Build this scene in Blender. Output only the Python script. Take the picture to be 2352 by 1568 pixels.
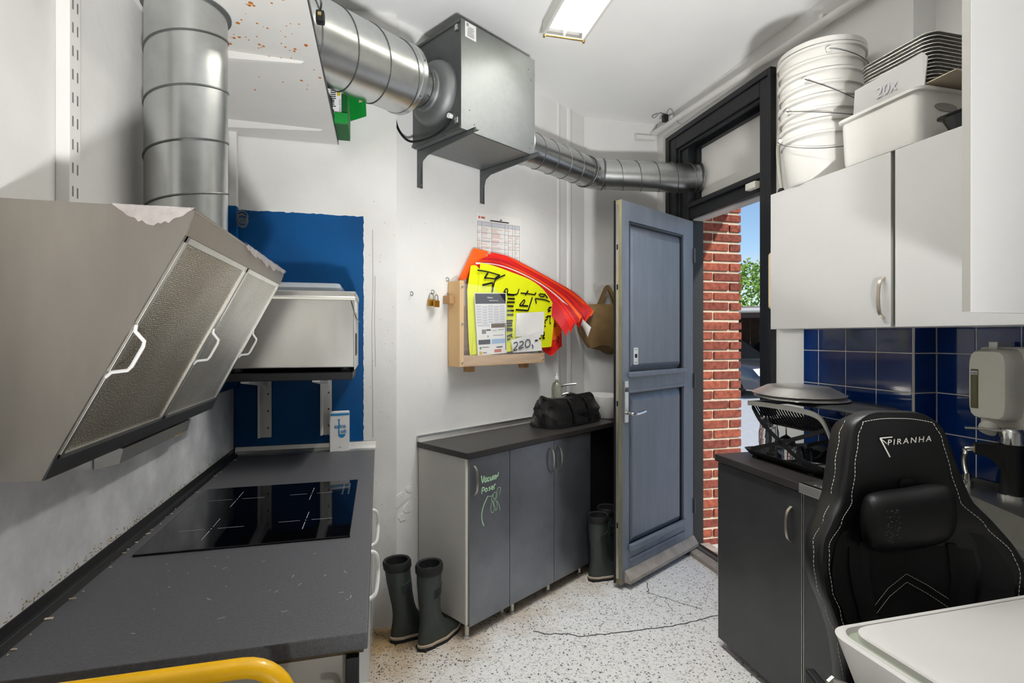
import bpy, bmesh, math, random
from mathutils import Vector, Matrix
random.seed(7)
for o in list(bpy.data.objects): bpy.data.objects.remove(o)
SC = bpy.context.scene
COL = SC.collection
PI = math.pi

# ------------------------------------------------------------------ camera
FPX = 1200.0; CX = 1176.0; CY = 773.0; CAMH = 1.45; TH = math.atan(306 / FPX)
cam = bpy.data.cameras.new('camera'); camo = bpy.data.objects.new('camera', cam); COL.objects.link(camo)
cam.sensor_width = 36; cam.lens = FPX / 2352 * 36; cam.shift_y = (CY - 784) / 2352.0
cam.clip_start = 0.02; cam.clip_end = 300
camo.location = (0, 0, CAMH); camo.rotation_euler = (PI / 2, 0, -TH)
SC.camera = camo

# ------------------------------------------------------------------ world, sun, exposure
W = bpy.data.worlds.new('world'); SC.world = W; W.use_nodes = True
wn = W.node_tree.nodes; wl = W.node_tree.links; wn.clear()
wo = wn.new('ShaderNodeOutputWorld'); wb = wn.new('ShaderNodeBackground'); wl.new(wb.outputs[0], wo.inputs[0])
sky = wn.new('ShaderNodeTexSky'); sky.sky_type = 'NISHITA'; sky.sun_disc = False
sky.sun_elevation = math.radians(34); sky.sun_rotation = math.radians(155); sky.air_density = 1.0; sky.dust_density = 0.0; sky.ozone_density = 3.0
wtc = wn.new('ShaderNodeTexCoord'); wmp = wn.new('ShaderNodeMapping'); wmp.inputs['Scale'].default_value = (1, 1, 2.6)
wns = wn.new('ShaderNodeTexNoise'); wns.inputs['Scale'].default_value = 5.0; wns.inputs['Detail'].default_value = 8
wrm = wn.new('ShaderNodeValToRGB'); wrm.color_ramp.elements[0].position = 0.52; wrm.color_ramp.elements[1].position = 0.80
wmx = wn.new('ShaderNodeMixRGB'); wmx.inputs[2].default_value = (4.2, 4.4, 4.8, 1)
wl.new(wtc.outputs['Generated'], wmp.inputs[0]); wl.new(wmp.outputs[0], wns.inputs[0]); wl.new(wns.outputs[0], wrm.inputs[0])
wl.new(wrm.outputs[0], wmx.inputs[0]); wl.new(sky.outputs[0], wmx.inputs[1]); wl.new(wmx.outputs[0], wb.inputs[0])
wb.inputs[1].default_value = 0.15
sun = bpy.data.lights.new('sun', 'SUN'); sun.energy = 4.0; sun.angle = 0.03; sun.color = (1, 0.95, 0.88)
suno = bpy.data.objects.new('sun', sun); COL.objects.link(suno)
suno.rotation_euler = Vector((-.35, .75, -.56)).to_track_quat('-Z', 'Y').to_euler()
SC.view_settings.view_transform = 'Standard'; SC.view_settings.look = 'None'
SC.view_settings.gamma = 1.0; SC.view_settings.use_curve_mapping = False
SC.view_settings.exposure = 0.12

# ------------------------------------------------------------------ helpers
def V(*a): return Vector(a)
UX = V(.848, .530, 0); NX = V(-.530, .848, 0); P0 = V(.195, 2.788, 0)   # the slanting wall: along it, into it, its origin
def LW(t, d, z): return P0 + UX * t - NX * d + V(0, 0, z)                # along the slanting wall, distance out of it, height
FW = V(math.sin(TH), math.cos(TH), 0); RT = V(math.cos(TH), -math.sin(TH), 0)
def ray(x, y): return FW + RT * ((x - CX) / FPX) + V(0, 0, -(y - CY) / FPX)
def onplane(x, y, p, n):
    d = ray(x, y); c = V(0, 0, CAMH); return c + d * ((p - c).dot(n) / d.dot(n))
def OW(x, y, d): return onplane(x, y, P0 - NX * d, NX)                   # a point on the plane d in front of the slanting wall

ORG = {}
def origin(o): return ORG.get(o.name, V(0, 0, 0)) if o else V(0, 0, 0)

class MB:
    def __init__(s): s.bm = bmesh.new()
    def faces_from(s, vs, fs):
        v = [s.bm.verts.new(p) for p in vs]
        for f in fs:
            try: s.bm.faces.new([v[i] for i in f])
            except ValueError: pass
        return v
    def box(s, x0, x1, y0, y1, z0, z1, bev=0, fn=None, seg=2):
        b = bmesh.new()
        c = [(x, y, z) for x in (x0, x1) for y in (y0, y1) for z in (z0, z1)]
        v = [b.verts.new(p) for p in c]
        for f in ((0, 1, 3, 2), (4, 6, 7, 5), (0, 4, 5, 1), (2, 3, 7, 6), (0, 2, 6, 4), (1, 5, 7, 3)): b.faces.new([v[i] for i in f])
        if bev: bmesh.ops.bevel(b, geom=b.edges[:], offset=bev, segments=seg, affect='EDGES', profile=0.6)
        s.merge(b, fn); return s
    def merge(s, b, fn=None):
        b.verts.index_update(); m = []
        for v in b.verts: m.append(s.bm.verts.new(fn(*v.co) if fn else v.co))
        for f in b.faces:
            try: s.bm.faces.new([m[v.index] for v in f.verts])
            except ValueError: pass
        b.free()
    def lbox(s, t0, t1, d0, d1, z0, z1, bev=0): return s.box(t0, t1, d0, d1, z0, z1, bev, LW)
    def obox(s, o, ax, ay, az, bev=0):      # box from a corner and three edge vectors
        return s.box(0, 1, 0, 1, 0, 1, 0, lambda a, b, c: o + ax * a + ay * b + az * c) if not bev else s.box(0, ax.length, 0, ay.length, 0, az.length, bev, lambda a, b, c: o + ax.normalized() * a + ay.normalized() * b + az.normalized() * c)
    def prism(s, pts, off):                 # polygon (3D points) extruded by a vector
        n = len(pts); a = [V(*p) for p in pts]; b = [p + off for p in a]
        s.faces_from(a + b, [list(range(n))[::-1], list(range(n, 2 * n))] + [[i, (i + 1) % n, n + (i + 1) % n, n + i] for i in range(n)])
        return s
    def tube(s, pts, r, n=12, cap=True, closed=False):
        pts = [V(*p) for p in pts]; m = len(pts); rs = r if isinstance(r, (list, tuple)) else [r] * m
        rings = []; prev = None
        for i in range(m):
            if closed: t = (pts[(i + 1) % m] - pts[i - 1])
            else: t = pts[min(i + 1, m - 1)] - pts[max(i - 1, 0)]
            t.normalize()
            if prev is None:
                a = t.cross(V(0, 0, 1))
                if a.length < 1e-3: a = t.cross(V(1, 0, 0))
            else: a = prev - t * prev.dot(t)
            a.normalize(); b = t.cross(a); prev = a
            rings.append([s.bm.verts.new(pts[i] + (a * math.cos(2 * PI * k / n) + b * math.sin(2 * PI * k / n)) * rs[i]) for k in range(n)])
        for i in range(m if closed else m - 1):
            p, q = rings[i], rings[(i + 1) % m]
            for k in range(n): s.bm.faces.new((p[k], p[(k + 1) % n], q[(k + 1) % n], q[k]))
        if cap and not closed:
            s.bm.faces.new(rings[0][::-1]); s.bm.faces.new(rings[-1])
        return s
    def lathe(s, prof, c, n=24, ax=None, cap=True):     # profile (r, h) around an axis through c
        c = V(*c); ax = (ax or V(0, 0, 1)).normalized()
        a = ax.cross(V(0, 0, 1));
        if a.length < 1e-3: a = V(1, 0, 0)
        a.normalize(); b = ax.cross(a); rings = []
        for r, h in prof:
            rings.append([s.bm.verts.new(c + ax * h + (a * math.cos(2 * PI * k / n) + b * math.sin(2 * PI * k / n)) * max(r, 1e-4)) for k in range(n)])
        for p, q in zip(rings, rings[1:]):
            for k in range(n): s.bm.faces.new((p[k], p[(k + 1) % n], q[(k + 1) % n], q[k]))
        if cap:
            s.bm.faces.new(rings[0][::-1]); s.bm.faces.new(rings[-1])
        return s
    def grid(s, fn, nu, nv, close=False):
        g = [[s.bm.verts.new(fn(i / nu, j / nv)) for j in range(nv + 1)] for i in range(nu + 1)]
        for i in range(nu):
            for j in range(nv): s.bm.faces.new((g[i][j], g[i + 1][j], g[i + 1][j + 1], g[i][j + 1]))
        return s
    def slab(s, fn, nu, nv, th):            # a grid with thickness along a vector function
        s.grid(lambda a, b: fn(a, b), nu, nv); s.grid(lambda a, b: fn(a, b) + th, nu, nv)
        for a0 in (0, 1):
            s.grid(lambda a, b: fn(a0, a) + th * b, nv, 1); s.grid(lambda a, b: fn(a, a0) + th * b, nu, 1)
        return s
    def loops(s, L, cap=True):
        r = [[s.bm.verts.new(p) for p in l] for l in L]; n = len(r[0])
        for p, q in zip(r, r[1:]):
            for k in range(n): s.bm.faces.new((p[k], p[(k + 1) % n], q[(k + 1) % n], q[k]))
        if cap: s.bm.faces.new(r[0][::-1]); s.bm.faces.new(r[-1])
        return s
    def build(s, name, m, parent=None, smooth=False, at=None, weld=True, sub=0):
        if weld: bmesh.ops.remove_doubles(s.bm, verts=s.bm.verts, dist=1e-5)
        bmesh.ops.recalc_face_normals(s.bm, faces=s.bm.faces)
        o0 = origin(parent) if parent else (V(*at) if at else None)
        if o0 is None:
            if s.bm.verts:
                xs = [v.co for v in s.bm.verts]
                o0 = V((min(p.x for p in xs) + max(p.x for p in xs)) / 2, (min(p.y for p in xs) + max(p.y for p in xs)) / 2, min(p.z for p in xs))
            else: o0 = V(0, 0, 0)
        for v in s.bm.verts: v.co -= o0
        me = bpy.data.meshes.new(name); s.bm.to_mesh(me); s.bm.free()
        o = bpy.data.objects.new(name, me); COL.objects.link(o)
        if parent: o.parent = parent
        else: o.location = o0
        ORG[o.name] = o0.copy()
        if smooth:
            me.shade_smooth(); me.set_sharp_from_angle(angle=0.7)
        if m: me.materials.append(M[m])
        if sub:
            md = o.modifiers.new('sub', 'SUBSURF'); md.levels = sub; md.render_levels = sub
        return o

def tag(o, label, cat, group=None, kind=None):
    if label: o['label'] = label
    if cat: o['category'] = cat
    if group: o['group'] = group
    if kind: o['kind'] = kind
    return o
def thing(name, loc, label, cat, group=None):
    o = bpy.data.objects.new(name, None); COL.objects.link(o); o.location = loc; o.empty_display_size = .05
    ORG[o.name] = V(*loc); return tag(o, label, cat, group)
def struct(o, label=None, cat=None):
    o['kind'] = 'structure'; return tag(o, label, cat)
def share(src, name, offset, parent):           # a copy of a part sharing its mesh, moved by an offset
    c = src.copy(); c.name = name; COL.objects.link(c); c.parent = parent; c.location = src.location + offset; return c
def text(s, size, o, ax, ay, m, parent, name='lettering', lift=.0006, depth=.0003, align='LEFT', shear=0, spacing=1.0):
    cu = bpy.data.curves.new('t', 'FONT'); cu.body = s; cu.size = size; cu.extrude = depth; cu.align_x = align; cu.shear = shear; cu.space_character = spacing; cu.resolution_u = 3
    to = bpy.data.objects.new('t', cu); COL.objects.link(to); dg = bpy.context.evaluated_depsgraph_get()
    me = bpy.data.meshes.new_from_object(to.evaluated_get(dg)); bpy.data.objects.remove(to); bpy.data.curves.remove(cu)
    ax = ax.normalized(); ay = ay.normalized(); az = ax.cross(ay); q = origin(parent); me.name = name
    for v in me.vertices: v.co = o + ax * v.co.x + ay * v.co.y + az * (v.co.z + lift) - q
    me.materials.clear(); me.materials.append(M[m])
    ob = bpy.data.objects.new(name, me); COL.objects.link(ob); ob.parent = parent; ORG[ob.name] = q.copy(); return ob
def arc(c, r, a0, a1, n, ex, ey): return [V(*c) + ex * (r * math.cos(a0 + (a1 - a0) * i / n)) + ey * (r * math.sin(a0 + (a1 - a0) * i / n)) for i in range(n + 1)]
def smoothpath(pts, n=8):                        # Catmull-Rom
    pts = [V(*p) for p in pts]; out = []
    for i in range(len(pts) - 1):
        a = pts[max(i - 1, 0)]; b = pts[i]; c = pts[i + 1]; d = pts[min(i + 2, len(pts) - 1)]
        for k in range(n):
            t = k / n
            out.append(0.5 * ((2 * b) + (c - a) * t + (2 * a - 5 * b + 4 * c - d) * t * t + (3 * b - a - 3 * c + d) * t ** 3))
    out.append(pts[-1]); return out
def ribbon(mb, pts, w, nrm):                     # a flat stroke lying on a surface with normal nrm
    pts = [V(*p) for p in pts]; L = []
    for i, p in enumerate(pts):
        t = (pts[min(i + 1, len(pts) - 1)] - pts[max(i - 1, 0)]).normalized(); sd = t.cross(nrm).normalized() * (w / 2)
        L.append((p + sd, p - sd))
    vs = [q for l in L for q in l]
    mb.faces_from(vs, [(2 * i, 2 * i + 1, 2 * i + 3, 2 * i + 2) for i in range(len(L) - 1)]); return mb

# ------------------------------------------------------------------ materials
M = {}
def lin(c):
    return tuple(((x / 255) / 12.92 if x / 255 <= .04045 else ((x / 255 + .055) / 1.055) ** 2.4) for x in c) + (1,)
def mat(name, rgb, rough=.5, metal=0, var=0, vscale=8, bump=0, bscale=200, rvar=0, spec=.5, rgb2=None, stretch=None, trans=0, ior=1.45, emit=None, estr=0, coat=0, alpha=1):
    m = bpy.data.materials.new(name); m.use_nodes = True; nt = m.node_tree; n = nt.nodes; l = nt.links
    b = n['Principled BSDF']; c = lin(rgb)
    b.inputs['Base Color'].default_value = c; b.inputs['Roughness'].default_value = rough; b.inputs['Metallic'].default_value = metal
    b.inputs['Specular IOR Level'].default_value = spec; b.inputs['IOR'].default_value = ior; b.inputs['Transmission Weight'].default_value = trans
    b.inputs['Coat Weight'].default_value = coat; b.inputs['Alpha'].default_value = alpha
    if emit: b.inputs['Emission Color'].default_value = lin(emit); b.inputs['Emission Strength'].default_value = estr
    tc = n.new('ShaderNodeNewGeometry'); mp = n.new('ShaderNodeMapping'); l.new(tc.outputs['Position'], mp.inputs[0])
    if stretch: mp.inputs['Scale'].default_value = stretch
    if var or rgb2 or rvar:
        ns = n.new('ShaderNodeTexNoise'); ns.inputs['Scale'].default_value = vscale; ns.inputs['Detail'].default_value = 6; ns.inputs['Roughness'].default_value = .6
        l.new(mp.outputs[0], ns.inputs[0])
        rp = n.new('ShaderNodeValToRGB'); rp.color_ramp.elements[0].position = .3; rp.color_ramp.elements[1].position = .7
        if rgb2: rp.color_ramp.elements[0].color = c; rp.color_ramp.elements[1].color = lin(rgb2)
        else:
            rp.color_ramp.elements[0].color = tuple(x * (1 - var) for x in c[:3]) + (1,); rp.color_ramp.elements[1].color = tuple(min(1, x * (1 + var)) for x in c[:3]) + (1,)
        l.new(ns.outputs[0], rp.inputs[0]); l.new(rp.outputs[0], b.inputs['Base Color'])
        if rvar:
            mr = n.new('ShaderNodeMapRange'); mr.inputs[3].default_value = max(0, rough - rvar); mr.inputs[4].default_value = min(1, rough + rvar)
            l.new(ns.outputs[0], mr.inputs[0]); l.new(mr.outputs[0], b.inputs['Roughness'])
    if bump:
        nb = n.new('ShaderNodeTexNoise'); nb.inputs['Scale'].default_value = bscale; nb.inputs['Detail'].default_value = 4; l.new(mp.outputs[0], nb.inputs[0])
        bp = n.new('ShaderNodeBump'); bp.inputs['Strength'].default_value = bump; bp.inputs['Distance'].default_value = .004
        l.new(nb.outputs[0], bp.inputs['Height']); l.new(bp.outputs[0], b.inputs['Normal'])
    M[name] = m; return m
def nodes(name): t = M[name].node_tree; return t, t.nodes, t.links, t.nodes['Principled BSDF']

mat('plaster', (226, 225, 222), .75, var=.035, vscale=3, bump=.45, bscale=18)
mat('ceiling_paint', (244, 244, 242), .8, var=.02, vscale=2, bump=.15, bscale=14)
mat('white_paint', (226, 224, 220), .5, var=.02, vscale=6)
mat('shelf_white', (204, 202, 197), .55, var=.03, vscale=6)
mat('cabinet_white', (188, 187, 184), .45, var=.02, vscale=5)
mat('cabinet_edge', (150, 147, 140), .5)
mat('panel_grey', (196, 194, 188), .5, var=.03, vscale=5)
mat('blue_paint', (0, 76, 132), .5, var=.08, vscale=5, bump=.2, bscale=60, spec=.25)
mat('steel', (190, 188, 182), .34, 1, var=.08, vscale=4, rvar=.12, stretch=(1, 1, .25))
mat('steel_hood', (164, 158, 150), .44, 1, var=.12, vscale=5, rvar=.12, bump=.03, bscale=40, stretch=(1.5, 1, .35))
mat('steel_splash', (222, 222, 223), .42, .25, var=.22, vscale=7, rvar=.2, bump=.12, bscale=60, rgb2=None)
mat('steel_dark', (96, 97, 98), .45, .9, var=.15, vscale=10, rvar=.1)
mat('galvanised', (196, 198, 197), .30, 1, var=.05, vscale=26, rvar=.05, bump=.008, bscale=30)
mat('galvanised_box', (138, 141, 141), .6, 1, var=.07, vscale=30, rvar=.08)
mat('galvanised_dark', (110, 114, 113), .55, .85, var=.1, vscale=18, rvar=.1)
mat('seam', (112, 114, 112), .45, .9)
mat('platter_steel', (226, 224, 220), .38, 1, var=.06, vscale=12, rvar=.08)
mat('wall_mark', (176, 168, 156), .9)
mat('chrome', (214, 214, 212), .16, 1)
mat('brushed_handle', (196, 188, 174), .35, 1)
mat('aluminium', (206, 205, 200), .38, 1, var=.06, vscale=20)
mat('black_metal', (22, 23, 24), .5, .2, var=.2, vscale=20)
mat('black_plastic', (16, 16, 17), .42)
mat('black_gloss', (5, 5, 7), .06, spec=.6)
mat('rubber', (24, 24, 25), .6, var=.15, vscale=30)
mat('charcoal_top', (78, 78, 81), .44, var=.22, vscale=160, bump=.4, bscale=420)
mat('brown_black_top', (48, 45, 43), .38, var=.2, vscale=140, bump=.3, bscale=400)
mat('charcoal_door', (134, 136, 142), .40, .85, var=.13, vscale=6, rvar=.1, bump=.05, bscale=60)
mat('dark_door', (78, 78, 79), .36, .6, var=.12, vscale=6, rvar=.08, bump=.05, bscale=60)
mat('very_dark', (20, 20, 22), .5)
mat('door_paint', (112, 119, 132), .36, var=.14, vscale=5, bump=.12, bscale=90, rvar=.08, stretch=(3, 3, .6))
mat('door_recess_shade', (44, 49, 58), .42, var=.14, vscale=8, rvar=.08)  # shade of the door panel recesses, put into a darker paint tone
mat('door_edge_wood', (124, 118, 92), .6, var=.3, vscale=18, stretch=(1, 1, .15))
mat('frame_black', (22, 24, 27), .42, var=.18, vscale=10)
mat('weathered_wood', (158, 148, 138), .7, var=.2, vscale=14)
mat('birch', (214, 178, 128), .5, var=.07, vscale=9, stretch=(1, 1, .25))
mat('beech', (196, 164, 130), .5, var=.14, vscale=14, stretch=(.4, .4, 4))
mat('wood_block', (176, 138, 94), .55, var=.1, vscale=20)
mat('mortar', (206, 190, 168), .9, var=.12, vscale=40, bump=.8, bscale=90)
mat('outdoor_concrete', (196, 194, 190), .9, var=.08, vscale=3, bump=.5, bscale=40)
mat('tile_blue', (6, 44, 106), .10, var=.25, vscale=4, coat=.4)
mat('grout', (214, 212, 204), .8, var=.05, vscale=60)
mat('white_plastic', (234, 233, 229), .38, var=.02, vscale=8)
mat('bucket_plastic', (220, 217, 211), .42, var=.03, vscale=6)
mat('cream_plastic', (238, 235, 222), .35, var=.03, vscale=15)
mat('table_white', (206, 204, 199), .4, var=.015, vscale=5)
mat('greenish_gap', (150, 158, 138), .5)
mat('leather', (13, 13, 14), .40, var=.2, vscale=60, bump=.10, bscale=500, spec=.45)
mat('leather_soft', (12, 12, 13), .48, bump=.15, bscale=300, spec=.35)
mat('fabric_black', (11, 11, 12), .75, bump=.2, bscale=700)
mat('stitch', (214, 210, 200), .7)
mat('yellow_paint', (242, 184, 6), .35, var=.08, vscale=14, coat=.3)
mat('boot_green', (54, 60, 57), .42, var=.1, vscale=25, bump=.12, bscale=60)
mat('boot_sole', (28, 28, 28), .7)
mat('boot_trim', (178, 162, 142), .6)
mat('bag_black', (30, 29, 29), .30, var=.15, vscale=12, bump=.35, bscale=22)
mat('bag_tan', (130, 104, 66), .8, var=.12, vscale=14, bump=.3, bscale=40)
mat('paper_white', (232, 230, 226), .7)
mat('paper_yellow', (226, 232, 8), .65)
mat('paper_red', (226, 34, 22), .65, var=.06, vscale=12)
mat('paper_orange', (244, 96, 18), .65, var=.05, vscale=12)
mat('ink', (18, 18, 20), .6)
mat('ink_grey', (120, 120, 122), .7)
mat('ink_red', (186, 96, 84), .7)
mat('ink_pale_red', (214, 172, 162), .7)
mat('ink_navy', (30, 34, 52), .6)
mat('ink_light', (198, 198, 204), .7)
mat('ink_blue', (40, 110, 170), .6)
mat('print_sky', (150, 182, 214), .7)
mat('print_gold', (206, 176, 40), .6)
mat('print_green', (90, 140, 70), .6)
mat('print_brown', (96, 74, 48), .6)
mat('chalk_green', (176, 214, 176), .7)
mat('salt_blue', (20, 130, 190), .5)
mat('brass', (190, 146, 66), .3, 1)
mat('label_paper', (230, 230, 228), .6)
mat('label_gold', (198, 146, 40), .45)
mat('green_card', (14, 140, 52), .6, var=.08, vscale=20)
mat('green_card_dark', (6, 84, 34), .6)
mat('cardboard', (196, 182, 160), .8)
mat('plastic_wrap_dark', (60, 62, 70), .25, var=.4, vscale=30, bump=.8, bscale=40)
mat('foil', (206, 204, 200), .28, 1, bump=.35, bscale=120)
mat('crinkled_foil', (200, 198, 194), .3, 1, bump=1.0, bscale=160)
mat('rust', (176, 104, 30), .8)
mat('cobweb', (120, 112, 104), .9)
mat('grease', (150, 132, 76), .7)
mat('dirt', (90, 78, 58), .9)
mat('glass', (250, 252, 252), .02, trans=1, ior=1.45)
mat('clear_sheet', (236, 240, 242), .08, alpha=.07)
mat('acrylic', (214, 220, 222), .12, alpha=.5)
mat('paper_crimson', (186, 20, 30), .65, var=.08, vscale=12)
mat('soap_window', (112, 108, 74), .2)
mat('soap_liquid', (206, 208, 190), .1, trans=.8)
mat('ceramic', (232, 231, 227), .15)
mat('cling_film', (226, 216, 212), .25, var=.1, vscale=60, bump=1.0, bscale=70, alpha=.42)
mat('lamp_white', (222, 221, 214), .45)
mat('lamp_gold', (170, 148, 96), .35, .8)
mat('louvre', (226, 224, 214), .35)
mat('tube_light', (255, 250, 238), .5, emit=(255, 247, 230), estr=5)
mat('cooker_glass', (4, 4, 6), .05, spec=.6)
mat('print_line', (176, 178, 182), .4)
mat('car_silver', (92, 96, 104), .25, .7, coat=.8)
mat('car_dark', (22, 26, 32), .2, .4, coat=.8)
mat('car_glass', (20, 24, 28), .08)
mat('headlight', (220, 224, 230), .1)
mat('carport_wood', (70, 56, 54), .8, var=.15, vscale=6)
mat('carport_roof', (150, 142, 138), .8, var=.1, vscale=3)
mat('gutter', (196, 194, 190), .5)
mat('bark', (80, 62, 46), .9)
mat('cream_shade', (236, 220, 184), .5)
mat('sponge_yellow', (226, 196, 40), .9)
mat('asphalt', (200, 200, 199), .9, var=.08, vscale=12, bump=.5, bscale=60)

# leaves: brightness varies with place
mat('leaf', (84, 128, 44), .55, rgb2=(146, 178, 70), vscale=2.5)
# bricks: each brick its own red
mat('brick', (168, 74, 48), .88, bump=.9, bscale=55)
t, n, l, b = nodes('brick')
oi = n.new('ShaderNodeObjectInfo'); rp = n.new('ShaderNodeValToRGB')
for p, c in ((0, (122, 62, 50)), (.35, (184, 84, 48)), (.7, (200, 94, 52)), (1, (164, 88, 66))):
    e = rp.color_ramp.elements[0] if p == 0 else (rp.color_ramp.elements[1] if p == 1 else rp.color_ramp.elements.new(p)); e.position = p; e.color = lin(c)
ns = n.new('ShaderNodeTexNoise'); ns.inputs['Scale'].default_value = 30; ns.inputs['Detail'].default_value = 6
g = n.new('ShaderNodeNewGeometry'); l.new(g.outputs['Position'], ns.inputs[0])
mx = n.new('ShaderNodeMixRGB'); mx.blend_type = 'MULTIPLY'; r2 = n.new('ShaderNodeValToRGB'); r2.color_ramp.elements[0].position = .3; r2.color_ramp.elements[0].color = (.45, .42, .42, 1); r2.color_ramp.elements[1].position = .6
l.new(oi.outputs['Random'], rp.inputs[0]); l.new(ns.outputs[0], r2.inputs[0]); l.new(rp.outputs[0], mx.inputs[1]); l.new(r2.outputs[0], mx.inputs[2]); mx.inputs[0].default_value = 1
l.new(mx.outputs[0], b.inputs['Base Color'])
# filter mesh: perforated aluminium
mat('filter_mesh', (186, 180, 168), .45, .9)
t, n, l, b = nodes('filter_mesh')
g = n.new('ShaderNodeNewGeometry'); vo = n.new('ShaderNodeTexVoronoi'); vo.voronoi_dimensions = '2D'; vo.inputs['Scale'].default_value = 230; vo.inputs['Randomness'].default_value = .5
fd = n.new('ShaderNodeVectorMath'); fd.operation = 'DOT_PRODUCT'; fd.inputs[1].default_value = (-.455, 0, -.890); l.new(g.outputs['Position'], fd.inputs[0])
fs = n.new('ShaderNodeSeparateXYZ'); l.new(g.outputs['Position'], fs.inputs[0]); fcx = n.new('ShaderNodeCombineXYZ'); l.new(fs.outputs['Y'], fcx.inputs[0]); l.new(fd.outputs['Value'], fcx.inputs[1]); l.new(fcx.outputs[0], vo.inputs[0]); rp = n.new('ShaderNodeValToRGB'); rp.color_ramp.elements[0].position = .25; rp.color_ramp.elements[0].color = lin((134, 126, 108)); rp.color_ramp.elements[1].position = .55; rp.color_ramp.elements[1].color = lin((208, 202, 190))
ns = n.new('ShaderNodeTexNoise'); ns.inputs['Scale'].default_value = 5; l.new(g.outputs['Position'], ns.inputs[0])
mx = n.new('ShaderNodeMixRGB'); mx.blend_type = 'MULTIPLY'; mx.inputs[0].default_value = .5; r2 = n.new('ShaderNodeValToRGB'); r2.color_ramp.elements[0].position = .35; r2.color_ramp.elements[0].color = (.6, .55, .45, 1); r2.color_ramp.elements[1].position = .65
l.new(vo.outputs['Distance'], rp.inputs[0]); l.new(ns.outputs[0], r2.inputs[0]); l.new(rp.outputs[0], mx.inputs[1]); l.new(r2.outputs[0], mx.inputs[2]); l.new(mx.outputs[0], b.inputs['Base Color'])
bp = n.new('ShaderNodeBump'); bp.inputs['Strength'].default_value = .6; bp.inputs['Distance'].default_value = .002; l.new(vo.outputs['Distance'], bp.inputs['Height']); l.new(bp.outputs[0], b.inputs['Normal'])
mf = M['filter_mesh'].copy(); mf.name = 'filter_mesh_clean'; M['filter_mesh_clean'] = mf
for nd in mf.node_tree.nodes:
    if nd.type == 'VALTORGB' and abs(nd.color_ramp.elements[0].position - .25) < .01: nd.color_ramp.elements[0].color = lin((186, 184, 178)); nd.color_ramp.elements[1].color = lin((224, 222, 218))
# terrazzo floor
mat('terrazzo', (214, 212, 206), .38)
t, n, l, b = nodes('terrazzo')
g = n.new('ShaderNodeNewGeometry')
def chips(scale, thr, rnd=1):
    vo = n.new('ShaderNodeTexVoronoi'); vo.inputs['Scale'].default_value = scale; vo.inputs['Randomness'].default_value = rnd
    nz = n.new('ShaderNodeTexNoise'); nz.inputs['Scale'].default_value = scale * 1.2; ad = n.new('ShaderNodeMixRGB'); ad.blend_type = 'ADD'; ad.inputs[0].default_value = .02
    l.new(g.outputs['Position'], nz.inputs[0]); l.new(g.outputs['Position'], ad.inputs[1]); l.new(nz.outputs['Color'], ad.inputs[2]); l.new(ad.outputs[0], vo.inputs[0])
    sp = n.new('ShaderNodeSeparateColor'); l.new(vo.outputs['Color'], sp.inputs[0])
    lt = n.new('ShaderNodeMath'); lt.operation = 'LESS_THAN'; lt.inputs[1].default_value = thr; l.new(sp.outputs[0], lt.inputs[0])
    ds = n.new('ShaderNodeMath'); ds.operation = 'LESS_THAN'; ds.inputs[1].default_value = .42; l.new(vo.outputs['Distance'], ds.inputs[0])
    mu = n.new('ShaderNodeMath'); mu.operation = 'MULTIPLY'; l.new(lt.outputs[0], mu.inputs[0]); l.new(ds.outputs[0], mu.inputs[1]); return mu
c1 = chips(95, .17); c2 = chips(170, .20); c3 = chips(75, .30)
base = n.new('ShaderNodeMixRGB'); base.inputs[1].default_value = lin((232, 231, 227)); base.inputs[2].default_value = lin((206, 202, 194)); l.new(c3.outputs[0], base.inputs[0])
m1 = n.new('ShaderNodeMixRGB'); m1.inputs[2].default_value = lin((84, 84, 90)); l.new(base.outputs[0], m1.inputs[1]); l.new(c1.outputs[0], m1.inputs[0])
m2 = n.new('ShaderNodeMixRGB'); m2.inputs[2].default_value = lin((112, 112, 114)); l.new(m1.outputs[0], m2.inputs[1]); l.new(c2.outputs[0], m2.inputs[0])
# worn-in brown grime and painted-in shade along the foot of the slanting wall
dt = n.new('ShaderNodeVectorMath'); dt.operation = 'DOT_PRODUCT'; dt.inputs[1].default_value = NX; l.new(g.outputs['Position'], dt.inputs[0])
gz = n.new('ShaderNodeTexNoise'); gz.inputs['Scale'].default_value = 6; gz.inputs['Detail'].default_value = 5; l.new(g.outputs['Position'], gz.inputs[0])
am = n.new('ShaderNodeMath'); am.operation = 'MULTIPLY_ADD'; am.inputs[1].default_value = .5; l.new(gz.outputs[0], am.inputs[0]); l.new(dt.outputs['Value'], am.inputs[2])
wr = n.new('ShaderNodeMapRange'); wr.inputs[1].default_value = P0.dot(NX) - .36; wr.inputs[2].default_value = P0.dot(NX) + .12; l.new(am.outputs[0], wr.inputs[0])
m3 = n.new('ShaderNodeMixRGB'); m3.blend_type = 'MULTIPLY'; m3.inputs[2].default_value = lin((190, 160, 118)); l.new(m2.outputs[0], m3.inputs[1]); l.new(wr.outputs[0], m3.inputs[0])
l.new(m3.outputs[0], b.inputs['Base Color'])
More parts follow.
